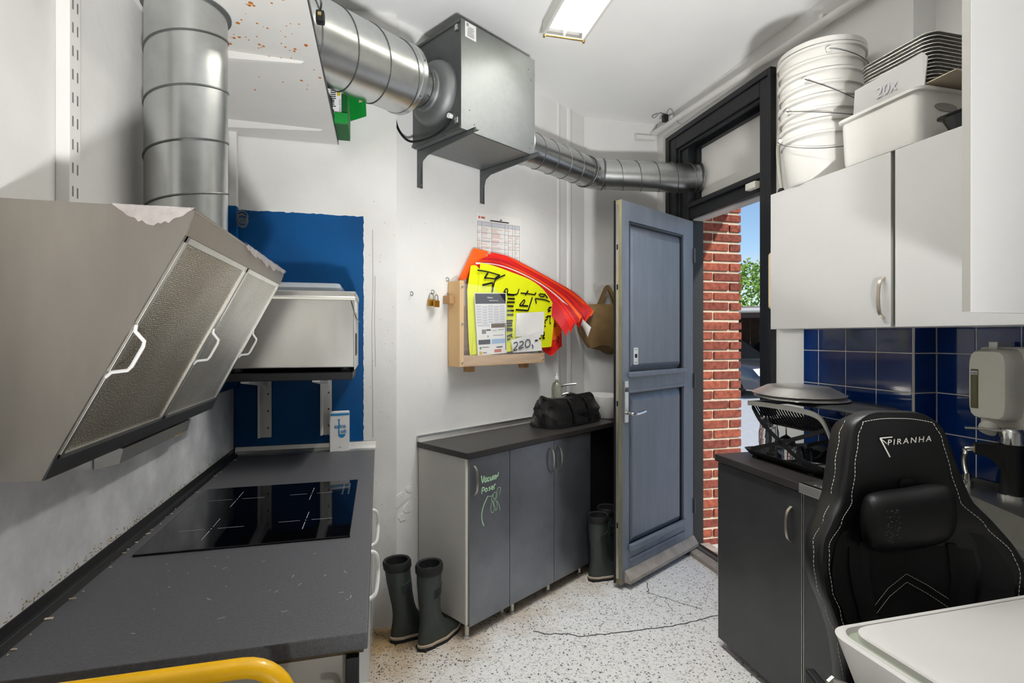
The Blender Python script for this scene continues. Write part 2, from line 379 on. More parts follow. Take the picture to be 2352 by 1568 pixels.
# blue paint block on plaster: a hand-cut edge (paint reaches Z up to 2.045 and X up to -0.073)
mat('plaster_blue', (222, 220, 215), .7, spec=.25)
t, n, l, b = nodes('plaster_blue')
g = n.new('ShaderNodeNewGeometry'); nz = n.new('ShaderNodeTexNoise'); nz.inputs['Scale'].default_value = 38; nz.inputs['Detail'].default_value = 5; l.new(g.outputs['Position'], nz.inputs[0])
sx = n.new('ShaderNodeSeparateXYZ'); l.new(g.outputs['Position'], sx.inputs[0])
def edge(sock, lim, amp=.012, op='LESS_THAN'):
    a = n.new('ShaderNodeMath'); a.operation = 'MULTIPLY_ADD'; a.inputs[1].default_value = amp; l.new(nz.outputs[0], a.inputs[0]); l.new(sock, a.inputs[2])
    c = n.new('ShaderNodeMath'); c.operation = op; c.inputs[1].default_value = lim + amp / 2; l.new(a.outputs[0], c.inputs[0]); return c
e1 = edge(sx.outputs['Z'], 2.043); e2 = edge(sx.outputs['X'], -.073); e3 = edge(sx.outputs['Y'], 2.40, .01, 'GREATER_THAN')
mu = n.new('ShaderNodeMath'); mu.operation = 'MULTIPLY'; l.new(e1.outputs[0], mu.inputs[0]); l.new(e2.outputs[0], mu.inputs[1])
mu2 = n.new('ShaderNodeMath'); mu2.operation = 'MULTIPLY'; l.new(mu.outputs[0], mu2.inputs[0]); l.new(e3.outputs[0], mu2.inputs[1])
n2 = n.new('ShaderNodeTexNoise'); n2.inputs['Scale'].default_value = 4; n2.inputs['Detail'].default_value = 6; l.new(g.outputs['Position'], n2.inputs[0])
bl = n.new('ShaderNodeValToRGB'); bl.color_ramp.elements[0].position = .3; bl.color_ramp.elements[0].color = lin((0, 66, 118)); bl.color_ramp.elements[1].position = .7; bl.color_ramp.elements[1].color = lin((0, 80, 138)); l.new(n2.outputs[0], bl.inputs[0])
wh = n.new('ShaderNodeValToRGB'); wh.color_ramp.elements[0].position = .3; wh.color_ramp.elements[0].color = lin((218, 216, 212)); wh.color_ramp.elements[1].position = .7; wh.color_ramp.elements[1].color = lin((228, 227, 224)); l.new(n2.outputs[0], wh.inputs[0])
mx = n.new('ShaderNodeMixRGB'); l.new(mu2.outputs[0], mx.inputs[0]); l.new(wh.outputs[0], mx.inputs[1]); l.new(bl.outputs[0], mx.inputs[2]); l.new(mx.outputs[0], b.inputs['Base Color'])
rr = n.new('ShaderNodeMapRange'); rr.inputs[3].default_value = .75; rr.inputs[4].default_value = .5; l.new(mu2.outputs[0], rr.inputs[0]); l.new(rr.outputs[0], b.inputs['Roughness'])
nb = n.new('ShaderNodeTexNoise'); nb.inputs['Scale'].default_value = 20; nb.inputs['Detail'].default_value = 6; l.new(g.outputs['Position'], nb.inputs[0])
bp = n.new('ShaderNodeBump'); bp.inputs['Strength'].default_value = .4; bp.inputs['Distance'].default_value = .004; l.new(nb.outputs[0], bp.inputs['Height']); l.new(bp.outputs[0], b.inputs['Normal'])
# wall print: rows of small text
def print_mat(name, axis_u, org, colw, rowh, ink, dens=.55):
    mat(name, (228, 226, 222), .7); t, n, l, b = nodes(name)
    g = n.new('ShaderNodeNewGeometry'); sb = n.new('ShaderNodeVectorMath'); sb.operation = 'SUBTRACT'; sb.inputs[1].default_value = org; l.new(g.outputs['Position'], sb.inputs[0])
    du = n.new('ShaderNodeVectorMath'); du.operation = 'DOT_PRODUCT'; du.inputs[1].default_value = axis_u; l.new(sb.outputs[0], du.inputs[0])
    sz = n.new('ShaderNodeSeparateXYZ'); l.new(sb.outputs[0], sz.inputs[0])
    cb = n.new('ShaderNodeCombineXYZ'); l.new(du.outputs['Value'], cb.inputs[0]); l.new(sz.outputs['Z'], cb.inputs[1])
    mp = n.new('ShaderNodeMapping'); mp.inputs['Scale'].default_value = (260, 1 / rowh * .5, 1); l.new(cb.outputs[0], mp.inputs[0])
    nz = n.new('ShaderNodeTexNoise'); nz.inputs['Scale'].default_value = 1.0; nz.inputs['Detail'].default_value = 0; l.new(mp.outputs[0], nz.inputs[0])
    w = n.new('ShaderNodeMath'); w.operation = 'PINGPONG'; w.inputs[1].default_value = rowh; l.new(sz.outputs['Z'], w.inputs[0])
    lt = n.new('ShaderNodeMath'); lt.operation = 'LESS_THAN'; lt.inputs[1].default_value = rowh * .5; l.new(w.outputs[0], lt.inputs[0])
    n2 = n.new('ShaderNodeTexNoise'); n2.inputs['Scale'].default_value = 22; n2.inputs['Detail'].default_value = 1; l.new(g.outputs['Position'], n2.inputs[0])
    g2 = n.new('ShaderNodeMath'); g2.operation = 'GREATER_THAN'; g2.inputs[1].default_value = 1 - dens; l.new(n2.outputs[0], g2.inputs[0])
    g3 = n.new('ShaderNodeMath'); g3.operation = 'GREATER_THAN'; g3.inputs[1].default_value = .42; l.new(nz.outputs[0], g3.inputs[0])
    a = n.new('ShaderNodeMath'); a.operation = 'MULTIPLY'; l.new(lt.outputs[0], a.inputs[0]); l.new(g2.outputs[0], a.inputs[1])
    a2 = n.new('ShaderNodeMath'); a2.operation = 'MULTIPLY'; l.new(a.outputs[0], a2.inputs[0]); l.new(g3.outputs[0], a2.inputs[1])
    mx = n.new('ShaderNodeMixRGB'); mx.inputs[1].default_value = lin((226, 224, 221)); mx.inputs[2].default_value = lin(ink); l.new(a2.outputs[0], mx.inputs[0]); l.new(mx.outputs[0], b.inputs['Base Color'])

# ================================================================== SETTING
ZC = 3.06
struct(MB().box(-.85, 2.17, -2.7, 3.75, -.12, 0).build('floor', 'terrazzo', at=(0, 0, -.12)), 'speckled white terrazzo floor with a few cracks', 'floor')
FLOOR = bpy.data.objects['floor']
def fl(x, y): return onplane(x, y, V(0, 0, .0006), V(0, 0, 1))
def crack(pix, w):
    mb = MB(); pts = []
    P = [fl(*p) for p in pix]
    for a, b_ in zip(P, P[1:]):
        for k in range(6): pts.append(a.lerp(b_, k / 6) + V(random.uniform(-.006, .006), random.uniform(-.006, .006), 0))
    pts.append(P[-1]); ribbon(mb, pts, w, V(0, 0, 1)); o = mb.build('crack', 'very_dark', FLOOR)
crack([(1225, 1447), (1259, 1456), (1301, 1454), (1335, 1461), (1385, 1456), (1440, 1450), (1530, 1440), (1600, 1425), (1655, 1411)], .006)
crack([(1484, 1335), (1492, 1362), (1545, 1378), (1612, 1397)], .004)
crack([(1528, 1378), (1545, 1402)], .003)
struct(MB().box(-.85, 2.17, -2.7, 3.75, ZC, ZC + .1).build('ceiling', 'ceiling_paint'), 'white painted ceiling', 'ceiling')
struct(MB().box(-.85, -.66, -2.6, 2.8, 0, ZC).build('wall_left', 'plaster_blue'), 'white left wall with blue paint in the far corner', 'wall')
struct(MB().prism([(-.85, 2.68, 0), (.086, 2.68, 0), (.086, 2.72, 0), (.086, 3.75, 0), (-.85, 3.75, 0)], V(0, 0, ZC)).build('wall_back', 'plaster_blue'), 'back wall with a block of blue paint', 'wall')
c1 = LW(-.129, 0, 0); c2 = LW(1.49, 0, 0)
struct(MB().prism([c1, c2, V(c2.x, 3.75, 0), V(c1.x, 3.75, 0)], V(0, 0, ZC)).build('wall_slanting', 'plaster'), 'white slanting wall behind the charcoal cabinet', 'wall')
struct(MB().box(c2.x, 2.17, 3.58, 3.75, 0, ZC).build('wall_far', 'plaster'), 'narrow white wall with the coat hooks', 'wall')
# boxed pipes at the end of the slanting wall
m_ = MB()
for t_, r_ in ((1.19, .033), (1.31, .040)): m_.tube([LW(t_, -.027, 0), LW(t_, -.027, ZC)], r_, 16)
struct(m_.build('trim_1', 'plaster', smooth=True), 'painted-over heating pipes running up the slanting wall', 'pipes')
# door wall: pieces around the opening Y 2.36..3.36, z 0..2.86
w = MB(); w.box(2.05, 2.17, 3.36, 3.75, 0, ZC); w.box(2.05, 2.17, 1.611, 2.36, 0, ZC); w.box(2.05, 2.17, 2.36, 3.36, 2.86, ZC)
WR = struct(w.build('wall_right', 'plaster'), 'white wall around the yard door', 'wall')
WN = struct(MB().box(2.167, 2.30, -2.6, 1.64, 0, ZC).build('wall_sink', 'plaster'), 'white wall behind the sink', 'wall')
struct(MB().box(-.85, 2.3, -2.7, -2.6, 0, ZC).build('wall_rear', 'plaster'), 'plain white rear wall', 'wall')
# tiles with grout bed
ZR = [.912, 1.069, 1.2265, 1.384, 1.5415]
def tile_field(parent, ax, fixed, edges, sgn):
    g = .0022; th = .006; first = None
    lo, hi = min(edges), max(edges)
    if ax == 'x': MB().box(fixed - .004 * 1, fixed, lo, hi, .90, 1.5415).build('grout_bed', 'grout', parent)
    else: MB().box(lo, hi, fixed - .004, fixed, .90, 1.5415).build('grout_bed', 'grout', parent)
    for a, b_ in zip(edges, edges[1:]):
        a, b_ = min(a, b_), max(a, b_)
        for z0, z1 in zip(ZR, ZR[1:]):
            m = MB()
            if ax == 'x': m.box(fixed - th, fixed - .002, a + g, b_ - g, z0 + g, z1 - g, .0012, seg=1)
            else: m.box(a + g, b_ - g, fixed - th, fixed - .002, z0 + g, z1 - g, .0012, seg=1)
            m.build('tile', 'tile_blue', parent)
tile_field(WR, 'x', 2.05, [1.611, 1.767, 1.917, 2.067, 2.158], 1)
tile_field(WR, 'y', 1.611, [2.05, 2.161], 1)
tile_field(WN, 'x', 2.167, [1.605, 1.463, 1.321, 1.17, 1.02, .87, .72, .57, .42], 1)

# small flaws in the plaster
def marks(parent, n_, fn, nrm, sz=(.0008, .0028)):
    m = MB()
    for i in range(n_):
        p, s_ = fn(), random.uniform(*sz); m.lathe([(s_, 0), (s_, .0004)], p, 6, nrm)
    o = m.build('specks', 'wall_mark', parent); o['kind'] = 'stuff'
WS = bpy.data.objects['wall_slanting']; WBK = bpy.data.objects['wall_back']
marks(WS, 90, lambda: LW(random.uniform(-.12, 1.1), .0003, random.uniform(.2, 2.3)), -NX)
marks(WBK, 60, lambda: V(random.uniform(-.06, .08), 2.6797, random.uniform(.1, 2.2)), V(0, -1, 0))
for pts in ([(-.03, 1.98), (-.028, 1.7), (-.033, 1.5), (-.03, 1.2), (-.028, .95)], [(-.018, 1.75), (-.02, 1.5), (-.016, 1.3)]):
    m = MB(); ribbon(m, [V(x, 2.6794, z_) for x, z_ in pts], .0025, V(0, -1, 0)); m.build('plaster_crack', 'cabinet_edge', WBK)
for k_, (t_, z_, sz) in enumerate(((-.10, .62, .05), (-.06, .56, .035), (-.09, .52, .028), (-.05, .66, .022))):
    m = MB(); P = [LW(t_ + math.cos(a) * sz * random.uniform(.6, 1.1), .0025, z_ + math.sin(a) * sz * random.uniform(.5, 1.0)) for a in [2 * PI * q / 9 for q in range(9)]]
    m.prism(P, NX * .004); m.build('loose_plaster', 'plaster', WS)

# ------------------------------------------------------------------ door frame with fanlight
DF = thing('door_1', (2.1, 2.85, 0), 'black painted door frame with a fanlight above the yard door', 'door frame'); DF['kind'] = 'structure'
for nm, bx in (('jamb', (2.05, 2.17, 3.165, 3.36, 0, 2.86)), ('jamb', (2.05, 2.17, 2.345, 2.43, 0, 2.86)), ('head', (2.05, 2.17, 2.43, 3.165, 2.76, 2.86)), ('transom_bar', (2.06, 2.17, 2.43, 3.165, 2.255, 2.36))):
    MB().box(*bx, .004).build(nm, 'frame_black', DF)
MB().box(2.035, 2.06, 2.43, 3.165, 2.325, 2.355, .006).build('transom_moulding', 'frame_black', DF)
MB().box(2.09, 2.169, 2.43, 3.165, 2.245, 2.256).build('drip_strip', 'gutter', DF)
# architrave: stepped casing
for nm, (y0, y1, z0, z1) in (('casing', (3.275, 3.39, 0, 2.88)), ('casing', (2.35, 2.44, 0, 2.88)), ('casing', (2.44, 3.275, 2.765, 2.88))):
    MB().box(2.022, 2.05, y0, y1, z0, z1, .006).build(nm, 'frame_black', DF)
for (y0, y1, z0, z1) in ((3.25, 3.30, 0, 2.80), (2.415, 2.455, 0, 2.80), (2.455, 3.25, 2.745, 2.785)):
    MB().box(2.036, 2.052, y0, y1, z0, z1, .004).build('bead', 'frame_black', DF)
for (y0, y1, z0, z1) in ((3.35, 3.395, 0, 2.885), (2.345, 2.37, 0, 2.885), (2.37, 3.35, 2.85, 2.885)):
    MB().box(2.012, 2.05, y0, y1, z0, z1, .004).build('outer_bead', 'frame_black', DF)
for y0, y1, z0, z1 in ((3.135, 3.165, 2.36, 2.76), (2.43, 2.46, 2.36, 2.76), (2.46, 3.135, 2.73, 2.76), (2.46, 3.135, 2.36, 2.385)):
    MB().box(2.10, 2.15, y0, y1, z0, z1).build('sash_bar', 'frame_black', DF)
tr = MB().box(2.135, 2.15, 2.45, 3.15, 2.37, 2.75).build('fanlight_panel', 'white_paint', DF); tr['label'] = 'white board filling the fanlight'
MB().box(2.005, 2.04, 2.455, 2.535, 2.272, 2.31, .005).build('door_sensor', 'cream_plastic', DF)
MB().box(2.0, 2.21, 2.43, 3.165, -.02, .028, .004).build('threshold', 'weathered_wood', DF)
MB().box(2.07, 2.10, 2.43, 3.165, .028, .038).build('threshold_strip', 'galvanised_dark', DF)
MB().box(2.11, 2.13, 2.43, 3.165, .028, .036).build('threshold_groove', 'black_metal', DF)

# ------------------------------------------------------------------ the open door leaf
HG = V(2.074, 3.142, 0); DU = V(-.8765, -.4814, 0); DN = V(.4814, -.8765, 0)
def DL(a, c, z): return HG + DU * a + DN * c + V(0, 0, z)
D = thing('panel_door', DL(.41, -.02, .03), 'weathered blue-grey panelled door standing open into the room', 'door')
def db(nm, a0, a1, c0, c1, z0, z1, m='door_paint', bev=.003, par=None): return MB().box(a0, a1, c0, c1, z0, z1, bev, DL).build(nm, m, par or D)
db('stile', 0, .125, -.045, 0, .03, 2.235); db('stile', .755, .83, -.045, 0, .03, 2.235)
db('rail', .125, .755, -.045, 0, 2.125, 2.235); db('rail', .125, .755, -.045, 0, 1.13, 1.235); db('rail', .125, .755, -.045, 0, .03, .215)
for z0, z1 in ((1.235, 2.125), (.215, 1.13)):
    db('panel_bed', .125, .755, -.040, -.024, z0, z1, 'door_recess_shade', 0)  # bed and inner beads carry the painted recess shade
    # raised field with sloping margins
    m = MB(); a0, a1 = .125, .755; q = .016; s_ = .045
    P = [DL(a0 + .02, -.024, z0 + .02), DL(a1 - .02, -.024, z0 + .02), DL(a1 - .02, -.024, z1 - .02), DL(a0 + .02, -.024, z1 - .02)]
    Q = [DL(a0 + s_, -.006, z0 + s_ + .01), DL(a1 - s_, -.006, z0 + s_ + .01), DL(a1 - s_, -.006, z1 - s_ - .02), DL(a0 + s_, -.006, z1 - s_ - .02)]
    m.faces_from(P + Q, [(4, 5, 6, 7)] + [(i, (i + 1) % 4, 4 + (i + 1) % 4, 4 + i) for i in range(4)]); m.build('raised_panel', 'door_paint', D)
    for (b0, b1, y0, y1) in ((.125, .142, z0, z1), (.738, .755, z0, z1), (.142, .738, z1 - .014, z1)): db('bead', b0, b1, -.03, -.004, y0, y1, 'door_recess_shade', .003)
db('sill_moulding', .115, .765, 0, .022, 1.212, 1.245, bev=.008); db('sill_moulding', .115, .765, 0, .022, .205, .245, bev=.008)
db('bead', .12, .76, -.002, .006, 1.122, 1.140); db('bead', .12, .76, -.002, .008, .145, .160)
m = MB(); m.prism([DL(.0, 0, .035), DL(.0, .04, .035), DL(.0, .04, .055), DL(.0, .005, .10), DL(0, 0, .10)], DU * .80); m.build('weatherboard', 'weathered_wood', D)
db('edge_strip', .83, .834, -.045, -.001, .03, 2.235, 'door_edge_wood', 0)
db('lock_strip', .834, .837, -.033, -.016, .06, 2.21, 'aluminium', 0)
db('weather_seal', .834, .842, -.047, -.037, .03, 2.235, 'black_plastic', .001)
db('edge_bead', .829, .836, -.006, .004, .03, 2.235, 'door_edge_wood', .001)
for z_ in (.35, 1.05, 1.72, 1.95): db('strike', .836, .839, -.028, -.02, z_, z_ + .03, 'black_metal', 0)
esc = db('escutcheon', .772, .812, 0, .009, .955, 1.195, 'aluminium', .004)
m = MB(); m.lathe([(.013, 0), (.014, .006), (.007, .007)], DL(.792, .009, 1.145), 16, DN); m.build('cylinder_lock', 'steel_dark', esc)
m = MB(); m.tube(smoothpath([DL(.792, .008, 1.01), DL(.792, .045, 1.01), DL(.775, .056, 1.01), DL(.74, .058, 1.008), DL(.67, .054, 1.014)], 6), .0095, 10); m.build('lever_handle', 'chrome', esc, True)
st = db('sticker', .655, .70, -.0055, -.0048, 1.285, 1.385, 'label_paper', 0)
MB().box(.664, .690, -.0047, -.0044, 1.325, 1.348, 0, DL).build('print', 'ink', st)
MB().box(.664, .692, -.0047, -.0044, 1.372, 1.375, 0, DL).build('print', 'ink_grey', st)
MB().box(.664, .692, -.0047, -.0044, 1.296, 1.300, 0, DL).build('print', 'ink_grey', st)
for z_ in (.25, 1.1, 1.95):
    MB().tube([DL(-.006, .006, z_), DL(-.006, .006, z_ + .1)], .008, 10).build('hinge', 'steel_dark', D, True)

# ------------------------------------------------------------------ outside: brick reveal
BW = thing('wall_outer', (2.35, 3.2, -.12), 'red brick reveal outside the yard door', 'brick wall'); BW['kind'] = 'structure'
MB().box(2.175, 2.488, 3.212, 5.2, -.12, 3.4).build('mortar_core', 'mortar', BW)
MB().box(2.175, 2.488, -2.6, 2.30, -.12, 3.4).build('mortar_core', 'mortar', BW)
MB().box(2.175, 2.488, 2.30, 3.212, 2.46, 3.4).build('lintel', 'mortar', BW)
pitch = .0692; j = .017; z = -.10; k = 0
while z < 2.46:
    xs = ((2.176, 2.397), (2.408, 2.50)) if k % 2 else ((2.176, 2.268), (2.279, 2.50))
    for (x0, x1) in xs:
        m = MB(); dj = random.uniform(-.003, .003); e = random.uniform(-.003, .004)
        x1 = x1 + (e if x1 == 2.50 else 0)
        m.box(x0 + random.uniform(0, .003), x1, 3.20 + dj, 3.30, z + j / 2 + random.uniform(-.002, .002), z + pitch - j / 2 + random.uniform(-.002, .002), .0055, seg=2)
        m.build('brick', 'brick', BW)
    # the face of the outer wall around the corner
    y = 3.31
    while y < 4.0:
        w_ = .222 if k % 2 else (.108 if y < 3.4 else .222)
        MB().box(2.40, 2.50 + random.uniform(-.002, .002), y, y + w_ - j, z + j / 2, z + pitch - j / 2, .004, seg=1).build('brick', 'brick', BW); y += w_
    z += pitch; k += 1
struct(MB().box(2.17, 60, -12, 50, -.6, -.10).build('ground', 'asphalt'), 'pale concrete yard outside the door', 'ground')
struct(MB().box(2.17, 2.52, 2.36, 3.21, -.12, -.005).build('trim_2', 'outdoor_concrete'), 'concrete door step', 'step')

# carport across the yard
def OUT(s, a, z):   # s along the sight line into the yard, a across it
    d = V(.616, .788, 0); return d * s + V(.788, -.616, 0) * a + V(0, 0, z)
CPT = thing('carport', OUT(18.5, 0, -.1), 'dark timber carport with a felt roof across the yard', 'carport')
MB().box(16.3, 21.5, -6, 6, 2.20, 2.32, 0, OUT).build('roof', 'carport_roof', CPT)
MB().box(16.15, 16.32, -6, 6, 1.98, 2.22, .03, OUT).build('fascia', 'carport_wood', CPT)
MB().tube([OUT(16.1, -6, 2.19), OUT(16.1, 6, 2.19)], .07, 12).build('gutter', 'gutter', CPT, True)
for i in range(40):
    MB().box(21.0, 21.05, -6 + i * .3, -6 + i * .3 + .298, -.1, 2.2, 0, OUT).build('board', 'carport_wood', CPT)
for a in (-5.5, -2.6, .9, 3.6): MB().box(16.4, 16.52, a, a + .12, -.1, 2.2, 0, OUT).build('post', 'carport_wood', CPT)
for i, a in enumerate((-.62, -.5)):
    tag(MB().box(20.6, 20.68, a, a + .1, -.1, 1.5, 0, lambda s, a_, z_: OUT(s, a_ + (z_ * .08), z_)).build('plank', 'weathered_wood'), 'weathered plank leaning against the carport wall, %s' % ('the left one of two' if i == 0 else 'the right one of two'), 'plank', 'planks in the carport')
# cars
def car(nm, s0, a0, rot, paint, label):
    c0 = OUT(s0, a0, -.1); T = thing(nm, c0, label, 'car')
    fx = (V(-.616, -.788, 0) * math.cos(rot) + V(.788, -.616, 0) * math.sin(rot)); fy = V(-fx.y, fx.x, 0)   # fx points out of the bonnet
    def CL(x, y, z): return c0 + fx * x + fy * y + V(0, 0, z)
    prof = [(-2.2, .45, .30, .84), (-2.15, .70, .25, .86), (-1.9, .98, .22, .88), (-1.0, 1.0, .2, .9), (0, .98, .2, .9), (.8, .96, .2, .9), (1.5, .88, .22, .88), (2.0, .76, .24, .82), (2.2, .62, .27, .72), (2.27, .46, .32, .62)]
    L = []
    for x, zt, zb, hw in prof:
        r = [CL(x, sy * hw * kx, zb + (zt - zb) * kz) for sy, kx, kz in ((-1, .93, 0), (-1, 1, .25), (-1, 1, .6), (-1, .93, .93), (-1, .8, 1), (1, .8, 1), (1, .93, .93), (1, 1, .6), (1, 1, .25), (1, .93, 0))]
        L.append(r)
    MB().loops(L).build('body', paint, T, True)
    cab = [(-2.0, .96, .66), (-1.5, 1.38, .6), (-.9, 1.48, .58), (0, 1.47, .58), (.3, 1.40, .59), (1.05, .96, .68)]
    L = [[CL(x, -.82, .9), CL(x, -hw, z_), CL(x, hw, z_), CL(x, .82, .9)] for x, z_, hw in cab]
    MB().loops(L).build('windows', 'car_glass', T, True)
    MB().grid(lambda u_, v_: CL(-1.5 + 1.75 * u_, -.57 + 1.14 * v_, 1.405 + .10 * math.sin(PI * u_) + .02), 8, 4).build('roof', paint, T, True)
    for sy in (-1, 1):
        for x in (-1.35, 1.4):
            wh_ = MB().lathe([(.31, -.1), (.32, -.05), (.32, .05), (.31, .1)], CL(x, sy * .78, .31), 24, fy).build('tyre', 'rubber', T, True)
            MB().lathe([(.2, -.11), (.21, 0), (.2, .11)], CL(x, sy * .78, .31), 16, fy).build('rim', 'aluminium', wh_, True)
        MB().grid(lambda u_, v_: CL(2.02 + .2 * u_ + .02, sy * (.50 + .30 * v_) , .76 - .16 * u_ + .01 - .02 * v_), 4, 4).build('headlight', 'headlight', T, True)
    MB().box(2.20, 2.29, -.36, .36, .42, .56, .01, CL).build('grille', 'black_gloss', T)
    MB().box(2.28, 2.31, -.34, .34, .47, .49, .004, CL).build('grille_bar', 'chrome', T)
    MB().box(2.20, 2.29, -.75, .75, .30, .36, .02, CL).build('bumper_trim', 'chrome', T)
car('parked_car', 16.2, -.55, .75, 'car_silver', 'silver car parked nose out beside the yard door view')
car('parked_car', 18.7, 1.9, .6, 'car_dark', 'dark car standing under the carport behind the silver one')
# trees beyond the carport
def tree(s0, a0, h, r, lab):
    c0 = OUT(s0, a0, -.1); T = thing('tree', c0, lab, 'tree', 'trees beyond the carport')
    MB().tube([c0, c0 + V(.1, 0, h * .3), c0 + V(-.1, .1, h * .7)], [.16, .12, .04], 8).build('trunk', 'bark', T, True)
    vs = []; fs = []
    for i in range(5200):
        th = random.uniform(0, 2 * PI); ph = math.acos(random.uniform(-1, 1)); rr = r * (random.uniform(.25, 1) ** .4)
        lump = 1 + .22 * math.sin(3 * th + 2 * ph) * math.sin(4 * ph + th)
        p = c0 + V(0, 0, h * .60) + V(math.sin(ph) * math.cos(th) * rr * lump, math.sin(ph) * math.sin(th) * rr * lump, math.cos(ph) * h * .40 * rr / r * lump)
        a = V(random.uniform(-1, 1), random.uniform(-1, 1), random.uniform(-1, 1)).normalized() * .11; b_ = a.cross(V(random.uniform(-1, 1), random.uniform(-1, 1), random.uniform(-1, 1))).normalized() * .055
        k_ = len(vs); vs += [p - a, p + b_, p + a, p - b_]; fs.append((k_, k_ + 1, k_ + 2, k_ + 3))
    m = MB(); m.faces_from(vs, fs); cr = m.build('foliage', 'leaf', T, weld=False); cr['kind'] = 'stuff'
tree(26.5, -.2, 5.0, 2.9, 'leafy green tree rising over the carport, left of the jamb')
tree(28.0, 5.2, 4.6, 2.4, 'leafy green tree over the carport, farther to the right')

# ================================================================== LEFT SIDE
# worktop with an upstand seal along the wall
WT = thing('worktop', (-.34, 1.85, .866), 'dark grey grained worktop under the extractor hood', 'worktop')
MB().box(-.655, -.02, 1.01, 2.672, .868, .90, .003).build('board', 'charcoal_top', WT)
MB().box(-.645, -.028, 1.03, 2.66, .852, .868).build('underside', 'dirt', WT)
ws = MB(); ws.prism([(-.658, 1.0, .90), (-.628, 1.0, .90), (-.632, 1.0, .907), (-.648, 1.0, .912), (-.652, 1.0, .93), (-.658, 1.0, .93)], V(0, 1.66, 0)); ws.build('wall_seal', 'black_plastic', WT)
MB().box(-.641, -.638, 1.0, 2.66, .905, .9105).build('seal_ridge', 'steel_dark', WT)
m = MB()
for i in range(34):
    y = random.uniform(1.05, 2.6); s_ = random.uniform(.001, .003); m.box(-.627 + random.uniform(-.01, .012), -.627 + random.uniform(-.01, .012) + s_, y, y + s_ * random.uniform(1, 3), .9005, .9025)
cr = m.build('crumbs', 'cardboard', WT); cr['kind'] = 'stuff'
m = MB()
for i in range(26):
    x = random.uniform(-.5, -.05); y = random.uniform(1.05, 1.45); a = random.uniform(0, PI); L = random.uniform(.003, .016)
    ribbon(m, [V(x, y, .9004), V(x + L * math.cos(a), y + L * math.sin(a), .9004)], .0012, V(0, 0, 1))
sc = m.build('scratches', 'ink_light', WT); sc['kind'] = 'stuff'
# induction hob
HB = thing('induction_hob', (-.336, 1.79, .90), 'black glass induction hob set into the worktop', 'hob')
MB().box(-.596, -.076, 1.497, 2.079, .9005, .9055, .0015).build('glass_plate', 'cooker_glass', HB)
def hobmark(x, y, r):
    m = MB(); z = .9058
    for a in (0, PI / 2, PI, 1.5 * PI):
        ribbon(m, [V(x + math.cos(a) * .016, y + math.sin(a) * .016, z), V(x + math.cos(a) * r, y + math.sin(a) * r, z)], .0016, V(0, 0, 1))
    m.box(x - .002, x + .002, y - .002, y + .002, z - .0001, z); m.build('zone_mark', 'print_line', HB)
for x, y, r in ((-.46, 1.645, .085), (-.21, 1.655, .075), (-.46, 1.925, .085), (-.225, 1.93, .07)): hobmark(x, y, r)
m = MB()
for i in range(7):
    for k_ in range(2): m.box(-.125 + k_ * .02, -.12 + k_ * .02, 1.90 + i * .02, 1.903 + i * .02, .9056, .9058)
m.build('touch_controls', 'print_line', HB)
# base cabinets below
def base_left(y0, y1, lab, hz, hy):
    T = thing('base_cabinet', (-.35, (y0 + y1) / 2, 0), lab, 'cabinet', 'white base cabinets under the grey worktop')
    MB().box(-.655, -.055, y0, y1, .10, .85).build('body', 'panel_grey', T)
    MB().box(-.60, -.10, y0 + .02, y1 - .02, 0.0, .10).build('plinth', 'very_dark', T)
    d = MB().box(-.054, -.036, y0 + .003, y1 - .003, .11, .845, .002).build('door', 'cabinet_white', T)
    pts = smoothpath([V(-.036, hy, hz), V(-.012, hy + .01, hz + .012), V(-.004, hy + .03, hz + .045), V(-.003, hy + .045, hz + .08), V(-.004, hy + .03, hz + .115), V(-.012, hy + .01, hz + .148), V(-.036, hy, hz + .16)], 5)
    MB().tube(pts, .007, 10).build('handle', 'white_plastic', d, True)
base_left(1.05, 1.60, 'near white base cabinet under the grey worktop end', .55, 1.15)
base_left(1.605, 2.15, 'middle white base cabinet below the hob', .585, 1.78)
base_left(2.155, 2.665, 'far white base cabinet by the blue wall', .53, 2.38)
tag(MB().box(-.06, -.036, 1.016, 1.04, 0, .852, .002).build('support_post', 'black_metal'), 'slim black post under the near worktop corner', 'post')
LP = MB(); LP.tube(smoothpath([V(-.098, 1.028, .80), V(-.075, 1.018, .795), V(-.066, 1.012, .77), V(-.066, 1.012, .70), V(-.075, 1.02, .62)], 6), .0065, 10)
tag(LP.build('cable_loop', 'white_plastic', smooth=True), 'white cable loop beside the black post under the worktop', 'cable')
tag(MB().box(-.0145, -.0115, .985, 1.62, .18, .893, .001).build('splash_sheet', 'clear_sheet'), 'clear acrylic sheet standing along the worktop front edge', 'acrylic sheet')
# steel splashback on the left wall
SP = MB().box(-.6595, -.6545, .8, 2.675, .905, 1.21).build('splashback', 'steel_splash'); tag(SP, 'smeared stainless steel splashback behind the hob', 'splashback')
m = MB()
for i in range(420):
    y = random.uniform(1.0, 2.5); z_ = .931 + abs(random.gauss(0, .007)); s_ = random.uniform(.0008, .003); m.box(-.6548, -.6542, y, y + s_ * 2, z_, z_ + s_)
g_ = m.build('grease_spots', 'grease', SP); g_['kind'] = 'stuff'
# steel cove strip along the blue wall
ct = MB(); ct.prism([(-.645, 2.679, .90), (-.645, 2.635, .90), (-.645, 2.648, .906), (-.645, 2.66, .918), (-.645, 2.668, .936), (-.645, 2.679, .938)], V(.63, 0, 0))
struct(tag(ct.build('trim_3', 'aluminium'), None, None), 'metal cove strip at the foot of the blue wall', 'trim')

